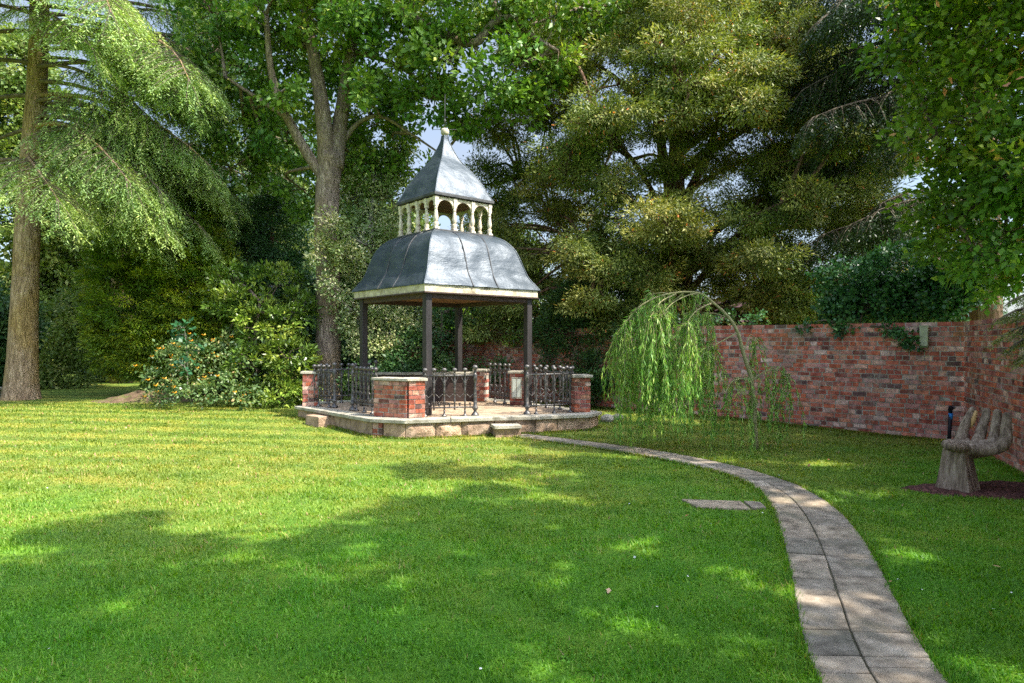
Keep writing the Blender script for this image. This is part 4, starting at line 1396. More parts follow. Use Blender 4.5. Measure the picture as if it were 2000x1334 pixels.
# big cedar on the left
def cedar_tree():
    rr = random.Random(7)
    br = []
    # (start, azimuth, length, rise, droop)
    T = lambda z: (-12.06 + .03 * z, 16.5, z)
    br.append((T(9.0), -30, 6.4, .16, .50))
    br.append((T(9.9), -44, 6.4, .12, .48))
    br.append((T(7.6), -12, 5.2, .02, .40))
    br.append((T(6.8), -34, 5.0, .0, .40))
    br.append((T(5.9), -48, 4.2, .0, .36))
    br.append((T(5.9), -20, 4.5, -.02, .34))
    br.append((T(10.2), -95, 4.4, .1, .50))
    for i in range(56):
        z = 5.2 + 8.5 * rr.random()
        br.append((T(z), rr.uniform(-130, 40) if z > 9.4 else rr.uniform(-22, 45), rr.uniform(3.0, 4.9) * (1 if z < 11 else .8), rr.uniform(-.05, .15), rr.uniform(.3, .5)))
    for i in range(12):
        z = 6 + i * .8
        br.append((T(z), rr.uniform(140, 215), 4.0, .05, .4))
    for i in range(14):
        br.append((T(9.6 + i * .3), rr.uniform(-150, -60), rr.uniform(3, 4.4), .12, .45))
    conifer('cedar_tree', 'tall cedar with a thick pale trunk and drooping feathery light green boughs', (-12.06, 16.5, .07),
            [(-12.15, 16.5, -.1), (-12.15, 16.5, .35), (-12.10, 16.5, 2), (-11.98, 16.5, 5), (-11.8, 16.6, 9), (-11.7, 16.6, 17)], (.39, .17), br,
            M['cedar_leaf'], M['bark_cedar'], 3, spacing=.17, bl=1.25, n2=9, K=14, hang=1.15, tl=.34, blade=(.08, .021), flare=.16, sides=12, limb_parts=7, fall=.8)
cedar_tree()

def darkcedar():
    rr = random.Random(17)
    br = []
    for i in range(30):
        z = 5.5 + 11 * rr.random()
        br.append(((-13.5, 23, z), rr.uniform(-70, 40), rr.uniform(4.5, 7.5), rr.uniform(.0, .1), rr.uniform(.28, .42)))
    conifer('dark_cedar', 'dark blue-green cedar standing behind the pale-trunked cedar', (-13.5, 23, .07), [(-13.5, 23, 0), (-13.5, 23, 18)], (.35, .1), br,
            M['darkcedar_leaf'], M['bark_cedar'], 5, spacing=.3, bl=1.5, n2=7, K=9, hang=1.0, tl=.40, blade=(.13, .035))
darkcedar()

# cedar bough reaching in from a tree off the left edge
def edge_cedar():
    br = [((-9.6, 9.3, 4.25), -5, 2.45, .0, .22), ((-9.6, 9.5, 3.9), 10, 1.9, .02, .3), ((-9.6, 9.4, 5.0), 150, 1.6, .05, .3), ((-9.6, 9.4, 4.4), -120, 1.6, .05, .3), ((-9.6, 9.4, 5.6), 100, 1.3, .05, .3)]
    conifer('young_cedar', 'pale young cedar off the left edge, only its bough tips reaching into view', (-9.6, 9.4, .0), [(-9.6, 9.4, 0), (-9.6, 9.4, 6.2)], (.14, .04), br,
            M['cedar_leaf'], M['bark_cedar'], 6, spacing=.12, bl=.55, n2=8, K=12, hang=.9, tl=.17, blade=(.05, .011))
edge_cedar()

# oak behind the pavilion
def oak():
    Y = 16
    tr = [W(641, 800, Y), W(641, 700, Y), W(641, 560, Y), W(638, 430, Y), W(642, 350, Y), W(648, 300, Y)]
    tr[0] = (tr[0][0], Y, -.1)
    limbs = [([W(634, 350, Y), W(600, 300, 15.9), W(572, 250, 15.8), W(545, 195, 15.7), W(528, 130, 15.6), W(520, 30, 15.6)], .14, .06),
             ([W(640, 330, Y), W(635, 270, 15.9), W(628, 200, 15.8), W(615, 120, 15.8), W(600, 30, 15.8), W(590, -120, 15.8)], .22, .10),
             ([W(655, 330, Y), W(662, 260, 16.1), W(672, 190, 16.2), W(684, 110, 16.2), W(695, 20, 16.3), W(700, -140, 16.3)], .20, .11),
             ([W(668, 280, 16.1), W(700, 240, 16.2), W(745, 228, 16.1), W(800, 260, 15.9), W(860, 300, 15.7)], .07, .02),
             ([W(690, 60, 16.2), W(760, 20, 15.4), W(850, 60, 14.8), W(925, 85, 14.5), (W(960, 48, 14.4)), W(1000, 35, 14.3), W(1040, 70, 14.2), W(1090, 100, 14.2)], .13, .04),
             ([W(925, 85, 14.5), W(950, 62, 14.5), W(1010, 60, 14.5), W(1060, 40, 14.5), W(1120, 20, 14.5)], .06, .025),
             ([W(560, 230, 15.8), W(500, 190, 16), W(440, 150, 16.2)], .06, .03),
             ([W(690, 100, 16.2), W(780, 130, 15.8), W(860, 190, 15.4)], .07, .02)]
    blobs = [(420, 30, 16.5, 80, 70), (470, 130, 17, 80, 70), (560, 90, 17, 90, 80), (540, -10, 15.2, 100, 60), (650, 20, 15.0, 90, 55), (620, 130, 17.4, 90, 80),
             (740, 60, 15.5, 100, 80), (760, 150, 15.6, 90, 60), (840, 40, 15, 100, 70), (880, 120, 14.6, 80, 60), (850, 190, 15, 70, 45), (960, 160, 14.4, 75, 45),
             (960, 20, 14.8, 90, 40), (1040, 120, 14.3, 75, 50), (1080, 30, 14.4, 90, 50), (1150, 20, 14.8, 60, 50), (900, 230, 15.2, 55, 30), (1000, 200, 14.6, 55, 40),
             (740, 240, 16.8, 75, 60), (700, 320, 17.4, 80, 60), (560, 260, 17.5, 90, 70), (480, 250, 17.6, 70, 70), (450, 330, 17.8, 60, 50), (590, 370, 17.8, 60, 50),
             (690, -120, 15.5, 260, 110, 2.6), (950, -110, 15, 200, 110, 2.4), (460, -110, 16.5, 180, 120, 2), (760, 200, 17.5, 60, 50),
             (800, 330, 17.5, 50, 40), (700, 180, 14.9, 45, 40), (560, 170, 15.0, 45, 40)]
    broad('oak_tree', 'big forked oak with a thick brown trunk rising behind the platform', 'tree', (W(641, 800, Y)[0], Y, .07), tr, blobs, M['oak_leaf'], M['bark_oak'], 21,
          dens=2.35, n_per=60, rc=.33, L=.145, Wd=.09, limbs=limbs, limb_parts=True, tr=(.285, .28), flare=.08, sides=16, twig_r=.011, twig_frac=.5, out=.4)
oak()

# thin tree with open branches
broad('birch_tree', 'thin pale-barked tree with open upswept branches against the sky', 'tree', W(427, 760, 24)[:2] + (.07,),
      [W(428, 770, 24), W(428, 500, 24), W(430, 330, 24), W(432, 230, 24), W(430, 60, 24)],
      [(390, 210, 24, 45, 35), (350, 290, 24.5, 60, 50), (480, 330, 23.5, 45, 35), (400, 400, 25, 80, 45), (480, 420, 24.5, 50, 40), (390, 60, 25, 55, 50), (340, 130, 25, 60, 50), (445, 30, 24, 40, 30), (500, 240, 24, 40, 50)],
      M['bg_leaf'], M['bark_oak'], 23, dens=1.9, n_per=60, rc=.45, L=.13, Wd=.08, tr=(.24, .07), twig_r=.016,
      limbs=[([W(429, 400, 24), W(405, 330, 24), W(375, 280, 24)], .11, .04), ([W(430, 330, 24), W(460, 290, 24), W(495, 260, 24)], .09, .03), ([W(430, 300, 24), W(410, 250, 24), W(385, 200, 24), W(370, 100, 24)], .09, .03),
             ([W(428, 440, 24), W(470, 390, 24), W(520, 370, 24)], .09, .03)])

# golden green shrub
broad('golden_yew', 'dense rounded evergreen shrub with yellow-tipped sprays behind the rose bush', 'shrub', (-9.2, 17.6, .07), [(-9.2, 17.7, 0), (-9.1, 17.7, 2), (-8.6, 17.7, 4)],
      [(300, 610, 17.6, 110, 130, 1.5), (250, 560, 18, 70, 110, 1.2), (380, 560, 17.3, 70, 130, 1.1), (370, 440, 18, 60, 70, 1.0), (300, 490, 18, 90, 80, 1.2), (230, 680, 17.6, 45, 55, .8), (330, 690, 17.3, 90, 60, 1.0), (420, 640, 16.9, 50, 60, .8)],
      M['golden_leaf'], M['bark_yew'], 24, dens=13, n_per=105, rc=.26, L=.09, Wd=.03, flat=.45, tr=(.12, .05), twig_frac=.1, shell=.8, out=1.0, up=.8, droop=.1)
# dark conifer
broad('dark_conifer', 'very dark dense conifer in the shade beside the oak trunk', 'tree', (-7.0, 19.4, .07), [(-7.0, 19.4, 0), (-7.0, 19.4, 5.5)],
      [(545, 600, 19.4, 75, 110, 1.1), (540, 480, 19.4, 60, 90, .9), (545, 400, 19.4, 35, 60, .5), (490, 560, 19.6, 50, 120, .8), (500, 440, 19.8, 35, 60, .6), (590, 620, 18.6, 40, 90, .6)],
      M['dark_leaf'], M['bark_yew'], 25, dens=9, n_per=90, rc=.3, L=.1, Wd=.035, flat=.7, tr=(.12, .04), twig_frac=.0, shell=.75, out=.8, droop=.25)
# laurel
broad('laurel_bush', 'tall laurel with layered glossy yellow-green leaves left of the oak trunk', 'shrub', (-5.9, 15.2, .07), [(-5.9, 15.3, 0), (-5.9, 15.3, 1.5), (-5.8, 15.3, 2.4)],
      [(530, 640, 15.4, 65, 45, .8), (475, 610, 15.8, 50, 60, .8), (560, 700, 14.9, 45, 45, .6), (500, 720, 14.9, 55, 50, .7), (540, 770, 14.8, 60, 30, .6), (590, 740, 15.2, 30, 60, .5), (585, 610, 15.6, 35, 50, .5), (450, 560, 16.4, 50, 50, .7), (540, 560, 16.2, 50, 40, .7)],
      M['laurel_leaf'], M['twig'], 26, dens=8, n_per=48, rc=.2, L=.125, Wd=.048, flat=.45, tr=(.06, .03), twig_frac=.3, shell=.6, out=.9, up=1.0)
# rose bush with flowers
def fl(root, cl, rng):
    k = rng.choice(len(cl), min(len(cl), 70), replace=False)
    mb = MB(); rr = random.Random(4)
    for i in k:
        p = cl[i, :3] + cl[i, 3:6] * .13 + np.array([0, -.08, .03])
        for q in range(6):
            a = q * 1.05; rad = .034
            c = Vector(p); o_ = Vector((math.cos(a), math.sin(a) * .6, math.sin(a * 2) * .4)) * rad
            s_ = Vector((-math.sin(a), math.cos(a), .3)) * .016
            mb.add([c, c + o_ + s_, c + o_ * 1.5 + Vector((0, 0, .012)), c + o_ - s_], [(0, 1, 2, 3)], rr.random())
    mb.build('blossoms', M['flower'], root)
broad('rose_bush', 'sprawling bush dotted with small orange flowers at the lawn edge', 'shrub', (-6.6, 14.3, .07), None,
      [(390, 760, 14.0, 70, 34, .7), (450, 740, 14.3, 48, 45, .6), (330, 730, 14.5, 45, 50, .6), (400, 700, 14.8, 70, 40, .6), (320, 775, 14.2, 30, 20, .4), (470, 775, 13.9, 35, 22, .4), (345, 690, 15, 40, 35, .5), (440, 690, 15, 50, 40, .5)],
      M['rose_leaf'], M['twig'], 27, dens=9, n_per=22, rc=.16, L=.07, Wd=.045, twig_frac=0, shell=.45, out=.5, extra=fl, zmin=.09)
def stems(root, cl, rng):
    pass
broad('sycamore_sapling', 'blue-green sycamore sapling with broad leaves poking above the flowering bush', 'sapling', W(362, 770, 14.3)[:2] + (.07,),
      [W(366, 770, 14.3), W(366, 700, 14.2), W(360, 640, 14.0)],
      [(362, 650, 13.9, 20, 26, .18), (375, 685, 13.9, 18, 22, .18), (360, 715, 13.8, 20, 16, .15), (350, 640, 14, 12, 14, .12)],
      M['sycamore_leaf'], M['bark_pale'], 28, dens=22, n_per=5, rc=.09, L=.095, Wd=.09, tr=(.014, .008), twig_frac=.6, twig_r=.004, up=1.2, zmin=.1)
# pale variegated holly between oak and pavilion
broad('variegated_holly', 'tall speckled holly with cream-edged leaves between the oak and the pavilion', 'tree', W(738, 770, 16.6)[:2] + (.07,),
      [W(740, 780, 16.6), W(742, 700, 16.5), W(735, 600, 16.6), W(725, 450, 16.8), W(730, 350, 17)],
      [(730, 330, 17.4, 45, 50, .8), (770, 300, 17.6, 35, 40, .7), (700, 390, 17.2, 50, 45, .8), (765, 390, 17.4, 50, 55, .8), (720, 460, 16.8, 55, 50, .8), (770, 480, 16.8, 35, 50, .8), (700, 530, 16.4, 45, 50, .7),
       (745, 580, 16.4, 55, 55, .8), (700, 620, 15.9, 45, 45, .6), (760, 650, 16.2, 60, 40, .6), (720, 680, 15.8, 40, 30, .5), (810, 620, 17, 50, 60, .7), (650, 440, 15.3, 32, 24, .4), (630, 500, 15.2, 26, 28, .4), (665, 500, 15.3, 34, 30, .4), (690, 250, 17.5, 35, 40, .6), (650, 560, 15.3, 25, 22, .3)],
      M['pale_leaf'], M['bark_pale'], 29, dens=10, n_per=44, rc=.23, L=.075, Wd=.045, tr=(.11, .05), twig_frac=.35, twig_r=.007, shell=.45, flat=.75,
      limbs=[([W(742, 690, 16.5), W(720, 650, 16.2), W(700, 620, 16)], .05, .02)])
# evergreen understorey seen under the pavilion roof
broad('camellia_bush', 'dark glossy camellia filling the gap behind the boarded wall', 'shrub', (-1.8, 16.2, .07), [(-1.8, 16.2, 0), (-1.7, 16.2, 2.2)],
      [(800, 690, 16, 60, 50, .7), (860, 650, 16.4, 40, 50, .6), (850, 720, 15.4, 50, 30, .5), (720, 740, 15.5, 60, 30, .5), (905, 620, 16.5, 32, 30, .5), (780, 740, 15.3, 60, 28, .5), (960, 720, 15.4, 40, 24, .4)],
      M['dark_leaf'], M['twig'], 30, dens=10, n_per=46, rc=.22, L=.09, Wd=.045, tr=(.05, .03), twig_frac=.2, up=.8)
broad('leafy_shrub', 'bright leafy bush spilling over the wall top behind the sunny pavilion post', 'shrub', (.6, 17.6, .07), [(.6, 17.6, 0), (.6, 17.6, 2.4)],
      [(1000, 620, 16.8, 35, 25, .5), (1010, 660, 16.1, 26, 20, .4), (945, 610, 17.4, 30, 18, .4), (1060, 640, 16.4, 30, 30, .5)],
      M['laurel_leaf'], M['twig'], 31, dens=9, n_per=42, rc=.22, L=.1, Wd=.045, tr=(.05, .03), twig_frac=.2)
broad('yew_bush', 'deep green yew bush against the wall between the pavilion and the willow', 'shrub', (2.1, 14.3, .07), [(2.1, 14.4, 0), (2.1, 14.4, 1.6)],
      [(1190, 700, 14.2, 50, 60, .6), (1160, 650, 14.8, 50, 50, .6), (1110, 640, 15.2, 45, 40, .5), (1225, 650, 13.7, 40, 42, .4), (1150, 740, 14.1, 30, 45, .4), (1200, 600, 14.4, 60, 40, .6), (1130, 590, 15, 50, 40, .6), (1100, 700, 15.0, 42, 40, .5), (1085, 650, 15.4, 40, 35, .4), (1130, 745, 14.6, 40, 35, .4), (1050, 655, 15.8, 25, 22, .3)],
      M['dark_leaf'], M['bark_yew'], 32, dens=12, n_per=70, rc=.24, L=.085, Wd=.028, tr=(.08, .03), twig_frac=.1, shell=.7, out=1.0, droop=.2)

# great yew beyond the wall: flat-topped sprays set all over a big dome, with gaps
def bigyew():
    rr = random.Random(31)
    B = np.array([4.7, 19.0, 2.8])
    bl_ = []; lm = []
    n = 340
    for i in range(n):
        f = (i + .5) / n
        z = -1.6 + 10.6 * f ** .9
        az = math.radians(-90 + rr.gauss(0, 55))
        Rm = (6.3 if math.cos(az) < .3 else 5.7) * math.sqrt(max(.02, 1 - (max(0, z) / 9.4) ** 2)) * (1 + .08 * z * (z < 0))
        k = rr.uniform(.55, 1.04)
        p = B + np.array([math.cos(az) * Rm * k, math.sin(az) * Rm * k, z + rr.uniform(-.3, .3)])
        if abs(p[0] - (4.75 - .0)) < .9 and 5.0 < p[2] < 6.1 and p[1] < 18.6: continue
        w_ = rr.uniform(.42, .98)
        bl_.append((p, np.array([w_, w_ * rr.uniform(.7, 1.1), w_ * rr.uniform(.26, .42)])))
        if i % 8 == 0 and p[2] > 2:
            a_ = np.array([B[0], B[1], max(1.5, p[2] - .35 * Rm * k)])
            m_ = (a_ + p) / 2 + np.array([0, 0, .25 + rr.random() * .3])
            lm.append(([tuple(a_), tuple(m_), tuple(p)], .09, .03))
    for b_ in ((1000, 250), (950, 330), (1040, 320), (1010, 400), (1090, 470), (1150, 400), (1060, 560), (1400, 560), (1350, 520), (1440, 540), (1120, 300), (990, 480), (1520, 520), (960, 250), (1070, 230), (1250, 340), (1400, 330), (1230, 240), (1440, 300), (1330, 250), (1450, 400), (1200, 480), (1300, 500), (1560, 300), (1500, 450)):
        c_ = W(b_[0], b_[1], 18.2 + rr.uniform(-.6, .9)); bl_.append((np.array(c_), np.array([rr.uniform(.7, 1.1), .8, rr.uniform(.3, .45)])))
    lm.append(([(4.6, 19, 5.5), (4.2, 18.9, 7.5), (4.4, 18.9, 10.2)], .2, .05))
    lm.append(([(4.8, 19, 5.2), (5.6, 18.9, 7.0), (6.2, 18.8, 9.2)], .16, .04))
    broad('great_yew', 'huge spreading yew with olive and rust tinged foliage beyond the brick wall', 'tree', (4.7, 19, 0), [(4.6, 19, 0), (4.75, 19, 3.5), (4.7, 19.1, 6), (4.8, 19, 10.5)], bl_,
          M['yew_leaf'], M['bark_yew'], 33, dens=4.6, n_per=140, rc=.34, L=.092, Wd=.029, limbs=lm, tr=(.55, .10), twig_frac=.35, twig_r=.011, shell=.35, flat=.5, out=.55, up=.7, droop=.25, sides=12)
bigyew()

# dark conifer hanging in at the upper right
def hang():
    rr = random.Random(41)
    B = (9.6, 13.6)
    br = []
    for i in range(34):
        z = 3.6 + 6.4 * (i + .5) / 34
        if 4.6 < z < 5.6: continue
        br.append(((B[0], B[1], z), rr.uniform(158, 215), rr.uniform(2.6, 4.5) * (1 if z < 8.5 else .8), rr.uniform(.1, .25), rr.uniform(.2, .38)))
    for i in range(8):
        br.append(((B[0], B[1], 4 + i), rr.uniform(-60, 60), 3.2, .15, .3))
    conifer('hanging_cypress', 'dark conifer with hanging sprays leaning in from beyond the wall corner', (B[0], B[1], 0), [(B[0], B[1], 0), (B[0], B[1], 13)], (.4, .1), br,
            M['cypress_leaf'], M['bark_yew'], 42, spacing=.15, bl=1.0, n2=8, K=12, hang=1.5, tl=.32, blade=(.075, .023))
hang()

# leafy tree close on the right
broad('beech_tree', 'leafy broadleaf tree whose bright near branches fill the upper right corner', 'tree', (8.9, 8.6, 0),
      [(8.9, 8.6, 0), (8.8, 8.6, 3), (8.7, 8.5, 6), (8.6, 8.4, 10)],
      [(1960, 60, 8.6, 150, 110, 1.0), (1860, 50, 9.6, 100, 90, .9), (1900, 220, 8.8, 120, 110, .9), (1990, 330, 8.4, 120, 110, .9), (1830, 180, 9.8, 65, 50, .6), (1870, 370, 9.4, 80, 80, .7),
       (1960, 460, 8.8, 80, 70, .7), (1730, 120, 9.4, 50, 26, .35), (1850, 470, 9.8, 45, 45, .5), (1950, -90, 8.6, 220, 110, 1.6), (2080, 150, 8.2, 120, 260, 1.4), (1830, -60, 9.8, 100, 90, 1.0), (1905, 520, 9.0, 40, 30, .4), (1975, 545, 9.4, 60, 45, .5), (2030, 500, 8.8, 60, 80, .6),
       ((np.array([10.2, 7.6, 8.5])), np.array([2.4, 2.0, 1.8]))],
      M['beech_leaf'], M['bark_oak'], 43, dens=6.5, n_per=44, rc=.28, L=.105, Wd=.072, tr=(.3, .12), twig_r=.008, twig_frac=.6, shell=.4, up=.7, out=.5, sides=12,
      limbs=[([(8.8, 8.6, 3), W(1900, 330, 9.2), W(1800, 200, 9.6)], .1, .03), ([(8.8, 8.5, 4.5), W(1900, 150, 9.3), W(1740, 110, 9.6)], .09, .02), ([(8.8, 8.5, 2.6), W(1960, 400, 9), W(1860, 430, 9.3)], .08, .02)])

# ivy and shrubs on the wall top
def wallpt(t, off=0.0): return (WC[0] + W1[0] * t + .686 * off, WC[1] + W1[1] * t + .727 * off)
rr = random.Random(51)
bl_ = []
for i in range(14):
    t = .1 + i * .15
    x, y = wallpt(t, .5 + rr.uniform(-.1, .25))
    bl_.append((np.array([x, y, 1.96 + (1 - i / 16) * .35 + rr.uniform(-.1, .1)]), np.array([.36, .30, .26 + .22 * (1 - i / 14)])))
x, y = wallpt(.9, .6); bl_.append((np.array([x, y, 2.75]), np.array([.8, .5, .4])))
x, y = wallpt(1.8, .7); bl_.append((np.array([x, y, 2.6]), np.array([.6, .5, .3])))
bl_ += [(np.array([x_, y_, z_]), np.array([.16, .07, s_])) for (x_, y_), z_, s_ in ((wallpt(1.62, -.05), 1.66, .16), (wallpt(1.75, -.04), 1.75, .12), (wallpt(.75, -.05), 1.62, .2), (wallpt(.95, -.04), 1.72, .1), (wallpt(2.3, -.04), 1.78, .08), (wallpt(.62, -.05), 1.45, .08))]
broad('ivy', 'dark ivy and bramble heaped along the top of the brick wall near the corner', 'ivy', wallpt(1.8, .4) + (0,), [wallpt(1.8, .4) + (0,), wallpt(1.7, .45) + (1.2,), wallpt(1.5, .4) + (2.0,)], bl_, M['ivy_leaf'], M['twig'], 52,
      dens=26, n_per=26, rc=.13, L=.07, Wd=.058, tr=(.03, .015), twig_frac=.1, shell=.5, up=.4, twig_r=.004)
bl_ = []
for i in range(17):
    t = 3.2 + i * .34
    x, y = wallpt(t, .12 + rr.uniform(-.05, .1))
    bl_.append((np.array([x, y, 1.86 + rr.uniform(-.04, .06)]), np.array([.2, .16, .09 + rr.random() * .08])))
broad('wall_top_weeds', 'low line of small weeds and ivy along the wall top behind the willow', 'ivy', wallpt(5, .2) + (0,), None, bl_, M['ivy_leaf'], M['twig'], 53, dens=22, n_per=18, rc=.12, L=.06, Wd=.045, twig_frac=0)
broad('yellow_shrub', 'thin-stemmed shrub with bright yellow-green leaves just over the wall', 'shrub', (6.0, 13.6, 0), [(6.0, 13.6, 0), (6.0, 13.6, 1.6)],
      [(1575, 600, 13.6, 40, 32, .4), (1545, 585, 13.8, 24, 26, .3), (1610, 620, 13.4, 28, 18, .3), (1590, 560, 14, 24, 18, .3), (1640, 600, 13.4, 20, 20, .3)],
      M['lime_leaf'], M['bark_pale'], 54, dens=12, n_per=26, rc=.17, L=.07, Wd=.045, tr=(.03, .02), twig_frac=.9, twig_r=.006)

# yew bough at the right edge
def edgeyew():
    B = (6.35, 5.9)
    br = [((6.2, 6.2, 1.95), 172, 1.45, .1, .2), ((6.2, 6.1, 1.85), 160, 1.35, .0, .25), ((6.2, 6.3, 2.1), 165, 1.2, .05, .15), ((6.2, 6.0, 1.7), 168, 1.4, .0, .22), ((6.2, 6.5, 1.8), 150, 1.1, .05, .2)]
    conifer('weeping_yew', 'yew beyond the right wall whose pale bough tips hang over beside the hand chair', (B[0], B[1], 0), [(B[0], B[1], 0), (B[0], B[1], 1.6), (B[0] - .1, B[1] + .1, 3.2)], (.09, .03), br,
            M['yew_leaf'], M['bark_yew'], 55, spacing=.07, bl=.42, n2=8, K=12, hang=.5, tl=.12, blade=(.035, .008))
edgeyew()

# ------------------------------------------------------------------ willow
def willow():
    rng = np.random.default_rng(61)
    base = W(1477, 878, 9.24)
    root = empty('weeping_willow', (base[0], 9.24, 0), 'small weeping willow arching over with long hanging green strands in front of the wall', 'tree')
    Y = 9.24
    main = [(base[0], Y, -.03), W(1472, 800, Y), W(1468, 745, Y), W(1452, 690, Y), W(1441, 650, 9.25), W(1425, 622, 9.25), W(1396, 594, 9.3), W(1364, 572, 9.3), W(1305, 574, 9.3), W(1256, 594, 9.2), W(1226, 625, 9.15), W(1207, 660, 9.1)]
    R = list(np.interp(np.linspace(0, 1, (len(main) - 1) * 4 + 1), [0, .3, .6, 1], [.036, .026, .016, .006]))
    mb = MB(); q = polyline(main, 4)
    mb.tube(q, R, n=10, wob=.04, rng=random.Random(2)); mb.build('trunk', M['bark_willow'], root)
    arcs = [[W(1441, 650, 9.25), W(1400, 672, 9.1), W(1375, 690, 8.95), W(1352, 715, 8.85)],
            [W(1425, 622, 9.25), W(1390, 612, 9.4), W(1365, 625, 9.6), W(1345, 650, 9.7)],
            [W(1390, 592, 9.3), W(1372, 600, 9.0), W(1355, 612, 8.8), W(1335, 640, 8.65)],
            [W(1380, 590, 9.3), W(1362, 597, 9.5), W(1345, 620, 9.8)],
            [W(1364, 572, 9.3), W(1335, 580, 9.1), W(1305, 600, 8.9), W(1285, 635, 8.8)],
            [W(1335, 573, 9.3), W(1300, 600, 9.4), W(1275, 620, 9.6), W(1262, 650, 9.7)],
            [W(1320, 574, 9.3), W(1290, 590, 8.9), W(1270, 620, 8.7)],
            [W(1305, 574, 9.3), W(1290, 572, 9.5), W(1262, 580, 9.8), W(1240, 610, 10)],
            [W(1452, 690, 9.24), W(1462, 660, 9.3), W(1468, 655, 9.4), W(1478, 668, 9.5)],
            [W(1468, 745, 9.24), W(1490, 728, 9.2), W(1512, 722, 9.2), W(1535, 730, 9.1), W(1546, 750, 9.1)],
            [W(1468, 745, 9.24), W(1450, 740, 9.0), W(1430, 745, 8.8), W(1415, 770, 8.7)]]
    ab = MB(); src = []
    wts = [7, 8, 10, 6, 13, 10, 13, 7, 3, 7, 5]
    for a, wt in zip(arcs, wts):
        q = polyline(a, 4)
        ab.tube(q, list(np.linspace(.011, .004, len(q))), n=6, cap=False)
        an = [q[rng.integers(3, len(q))] for _ in range(max(2, wt // 3))]
        for k in range(wt): src.append(an[rng.integers(0, len(an))] + rng.normal(size=3) * .02)
    qm = polyline(main, 4)
    for k in range(20): src.append(qm[rng.integers(len(qm) - 10, len(qm))])
    for k in range(10): src.append(qm[rng.integers(len(qm) - 18, len(qm) - 9)])
    ab.build('branches', M['bark_willow'], root)
    tw = MB(); pos, dr = [], []
    for s in src:
        s = np.array(s)
        for rep in range(3):
            az = rng.uniform(0, 2 * math.pi)
            o_ = np.array([math.cos(az), math.sin(az), 0]) * rng.uniform(.03, .30)
            low = max(.03, .03 + rng.random() ** 1.6 * .85)
            Ls = max(.3, min(s[2] - low, rng.uniform(.8, 1.75)))
            pts = []
            m = 12
            ph = rng.uniform(0, 6); am = rng.uniform(.01, .04)
            for k in range(m):
                u = k / (m - 1)
                p = s + o_ * (1 - math.exp(-u * 3.5)) + np.array([am * math.sin(u * 6 + ph), am * math.cos(u * 5 + ph), .06 * math.sin(min(1, u * 4) * 3.14) - Ls * (u ** 1.15)])
                pts.append(p)
            tw.tube([tuple(p) for p in pts], list(np.linspace(.004, .0015, m)), n=3, cap=False)
            P = np.array(pts)
            nl = int(Ls / .0165)
            u = rng.random(nl) ** .8 * (m - 1.001)
            i0 = u.astype(int); f = (u - i0)[:, None]
            pp = P[i0] * (1 - f) + P[i0 + 1] * f
            td = norm(P[i0 + 1] - P[i0])
            pos.append(pp); dr.append(norm(td * .9 + rdir(rng, nl) * .62 + np.array([0, 0, -.35])))
    tw.build('strands', M['bark_willow'], root)
    pos = np.concatenate(pos); dr = np.concatenate(dr); n = len(pos)
    nr = norm(rdir(rng, n) + np.array([.2, -.4, .3]))
    v = leaf_quads(pos, dr, nr, rng.uniform(.05, .115, n), rng.uniform(.009, .0145, n), .15)
    make_leaves('crown', [v], M['willow_leaf'], root, rng)
    shift(root)
willow()

# ------------------------------------------------------------------ trees off to the right and behind the camera that shade the lawn
def canopy():
    """boughs of two tall limes: many small separate leaf masses with gaps between them"""
    rr = random.Random(77)
    near, far = [], []
    edge = [(-7.5, 3.4), (-3.7, 5.0), (-2.3, 6.7), (0.0, 7.9), (2.1, 9.1), (4.5, 9.6), (6.5, 9.8)]
    def ylim(x):
        for (x0, y0), (x1, y1) in zip(edge, edge[1:]):
            if x0 <= x <= x1: return y0 + (y1 - y0) * (x - x0) / (x1 - x0)
        return 3
    # openings in the canopy through which the sun reaches the turf
    holes = [(-2.52, 5.37), (-1.66, 4.9), (-.59, 5.86), (-1.02, 3.92), (.89, 4.84), (1.38, 4.08), (-.66, 3.08), (-2.35, 3.56),
             (3.92, 7.28), (3.3, 8.3), (3.05, 4.84), (1.95, 3.3), (.6, 6.3), (-3.3, 6.1), (4.6, 8.9), (-.3, 7.1), (1.4, 7.6), (2.2, 5.6), (3.0, 6.0)]
    cells = [(-7.4 + .80 * a + rr.uniform(-.27, .27), -2.6 + .74 * b + rr.uniform(-.25, .25)) for a in range(18) for b in range(17)]
    for gx_, gy_ in cells:
        if rr.random() < .05: continue
        dh = min(math.hypot(gx_ - hx, (gy_ - hy)) for hx, hy in holes)
        if dh < .27: continue
        lim = ylim(gx_)
        if gy_ > lim + .35: continue
        if gy_ > lim - 1.3 and rr.random() < .5: continue
        z = rr.uniform(7.8, 10.8)
        p = (gx_ + z * .719, gy_ - z * .305, z)
        w_ = rr.uniform(.3, .7) if gy_ > lim - 1.5 else rr.uniform(.42, .82)
        w_ = min(w_, max(.27, dh - .02))
        (near if p[1] > .6 else far).append((np.array(p), np.array([w_ * rr.uniform(.8, 1.3), w_, w_ * .42])))
    def put(label, base, top, blobs, seed):
        broad('lime_tree', label, 'tree', base, [base, (base[0], base[1], top[2] * .5), top], blobs,
              M['oak_leaf'], M['bark_oak'], seed, dens=2.9, n_per=84, rc=.27, L=.16, Wd=.11, tr=(.4, .12), twig_frac=.25, twig_r=.012, shell=.3, flat=.55, group='lime trees shading the lawn from the right')
    put('broad lime tree beyond the right wall, level with the camera', (9.5, 2.6, 0), (8.6, 2.8, 9.0), near, 71)
    put('tall lime tree behind the camera near the end of the right wall', (6.8, -3.6, 0), (5.8, -2.8, 9.0), far, 72)
canopy()

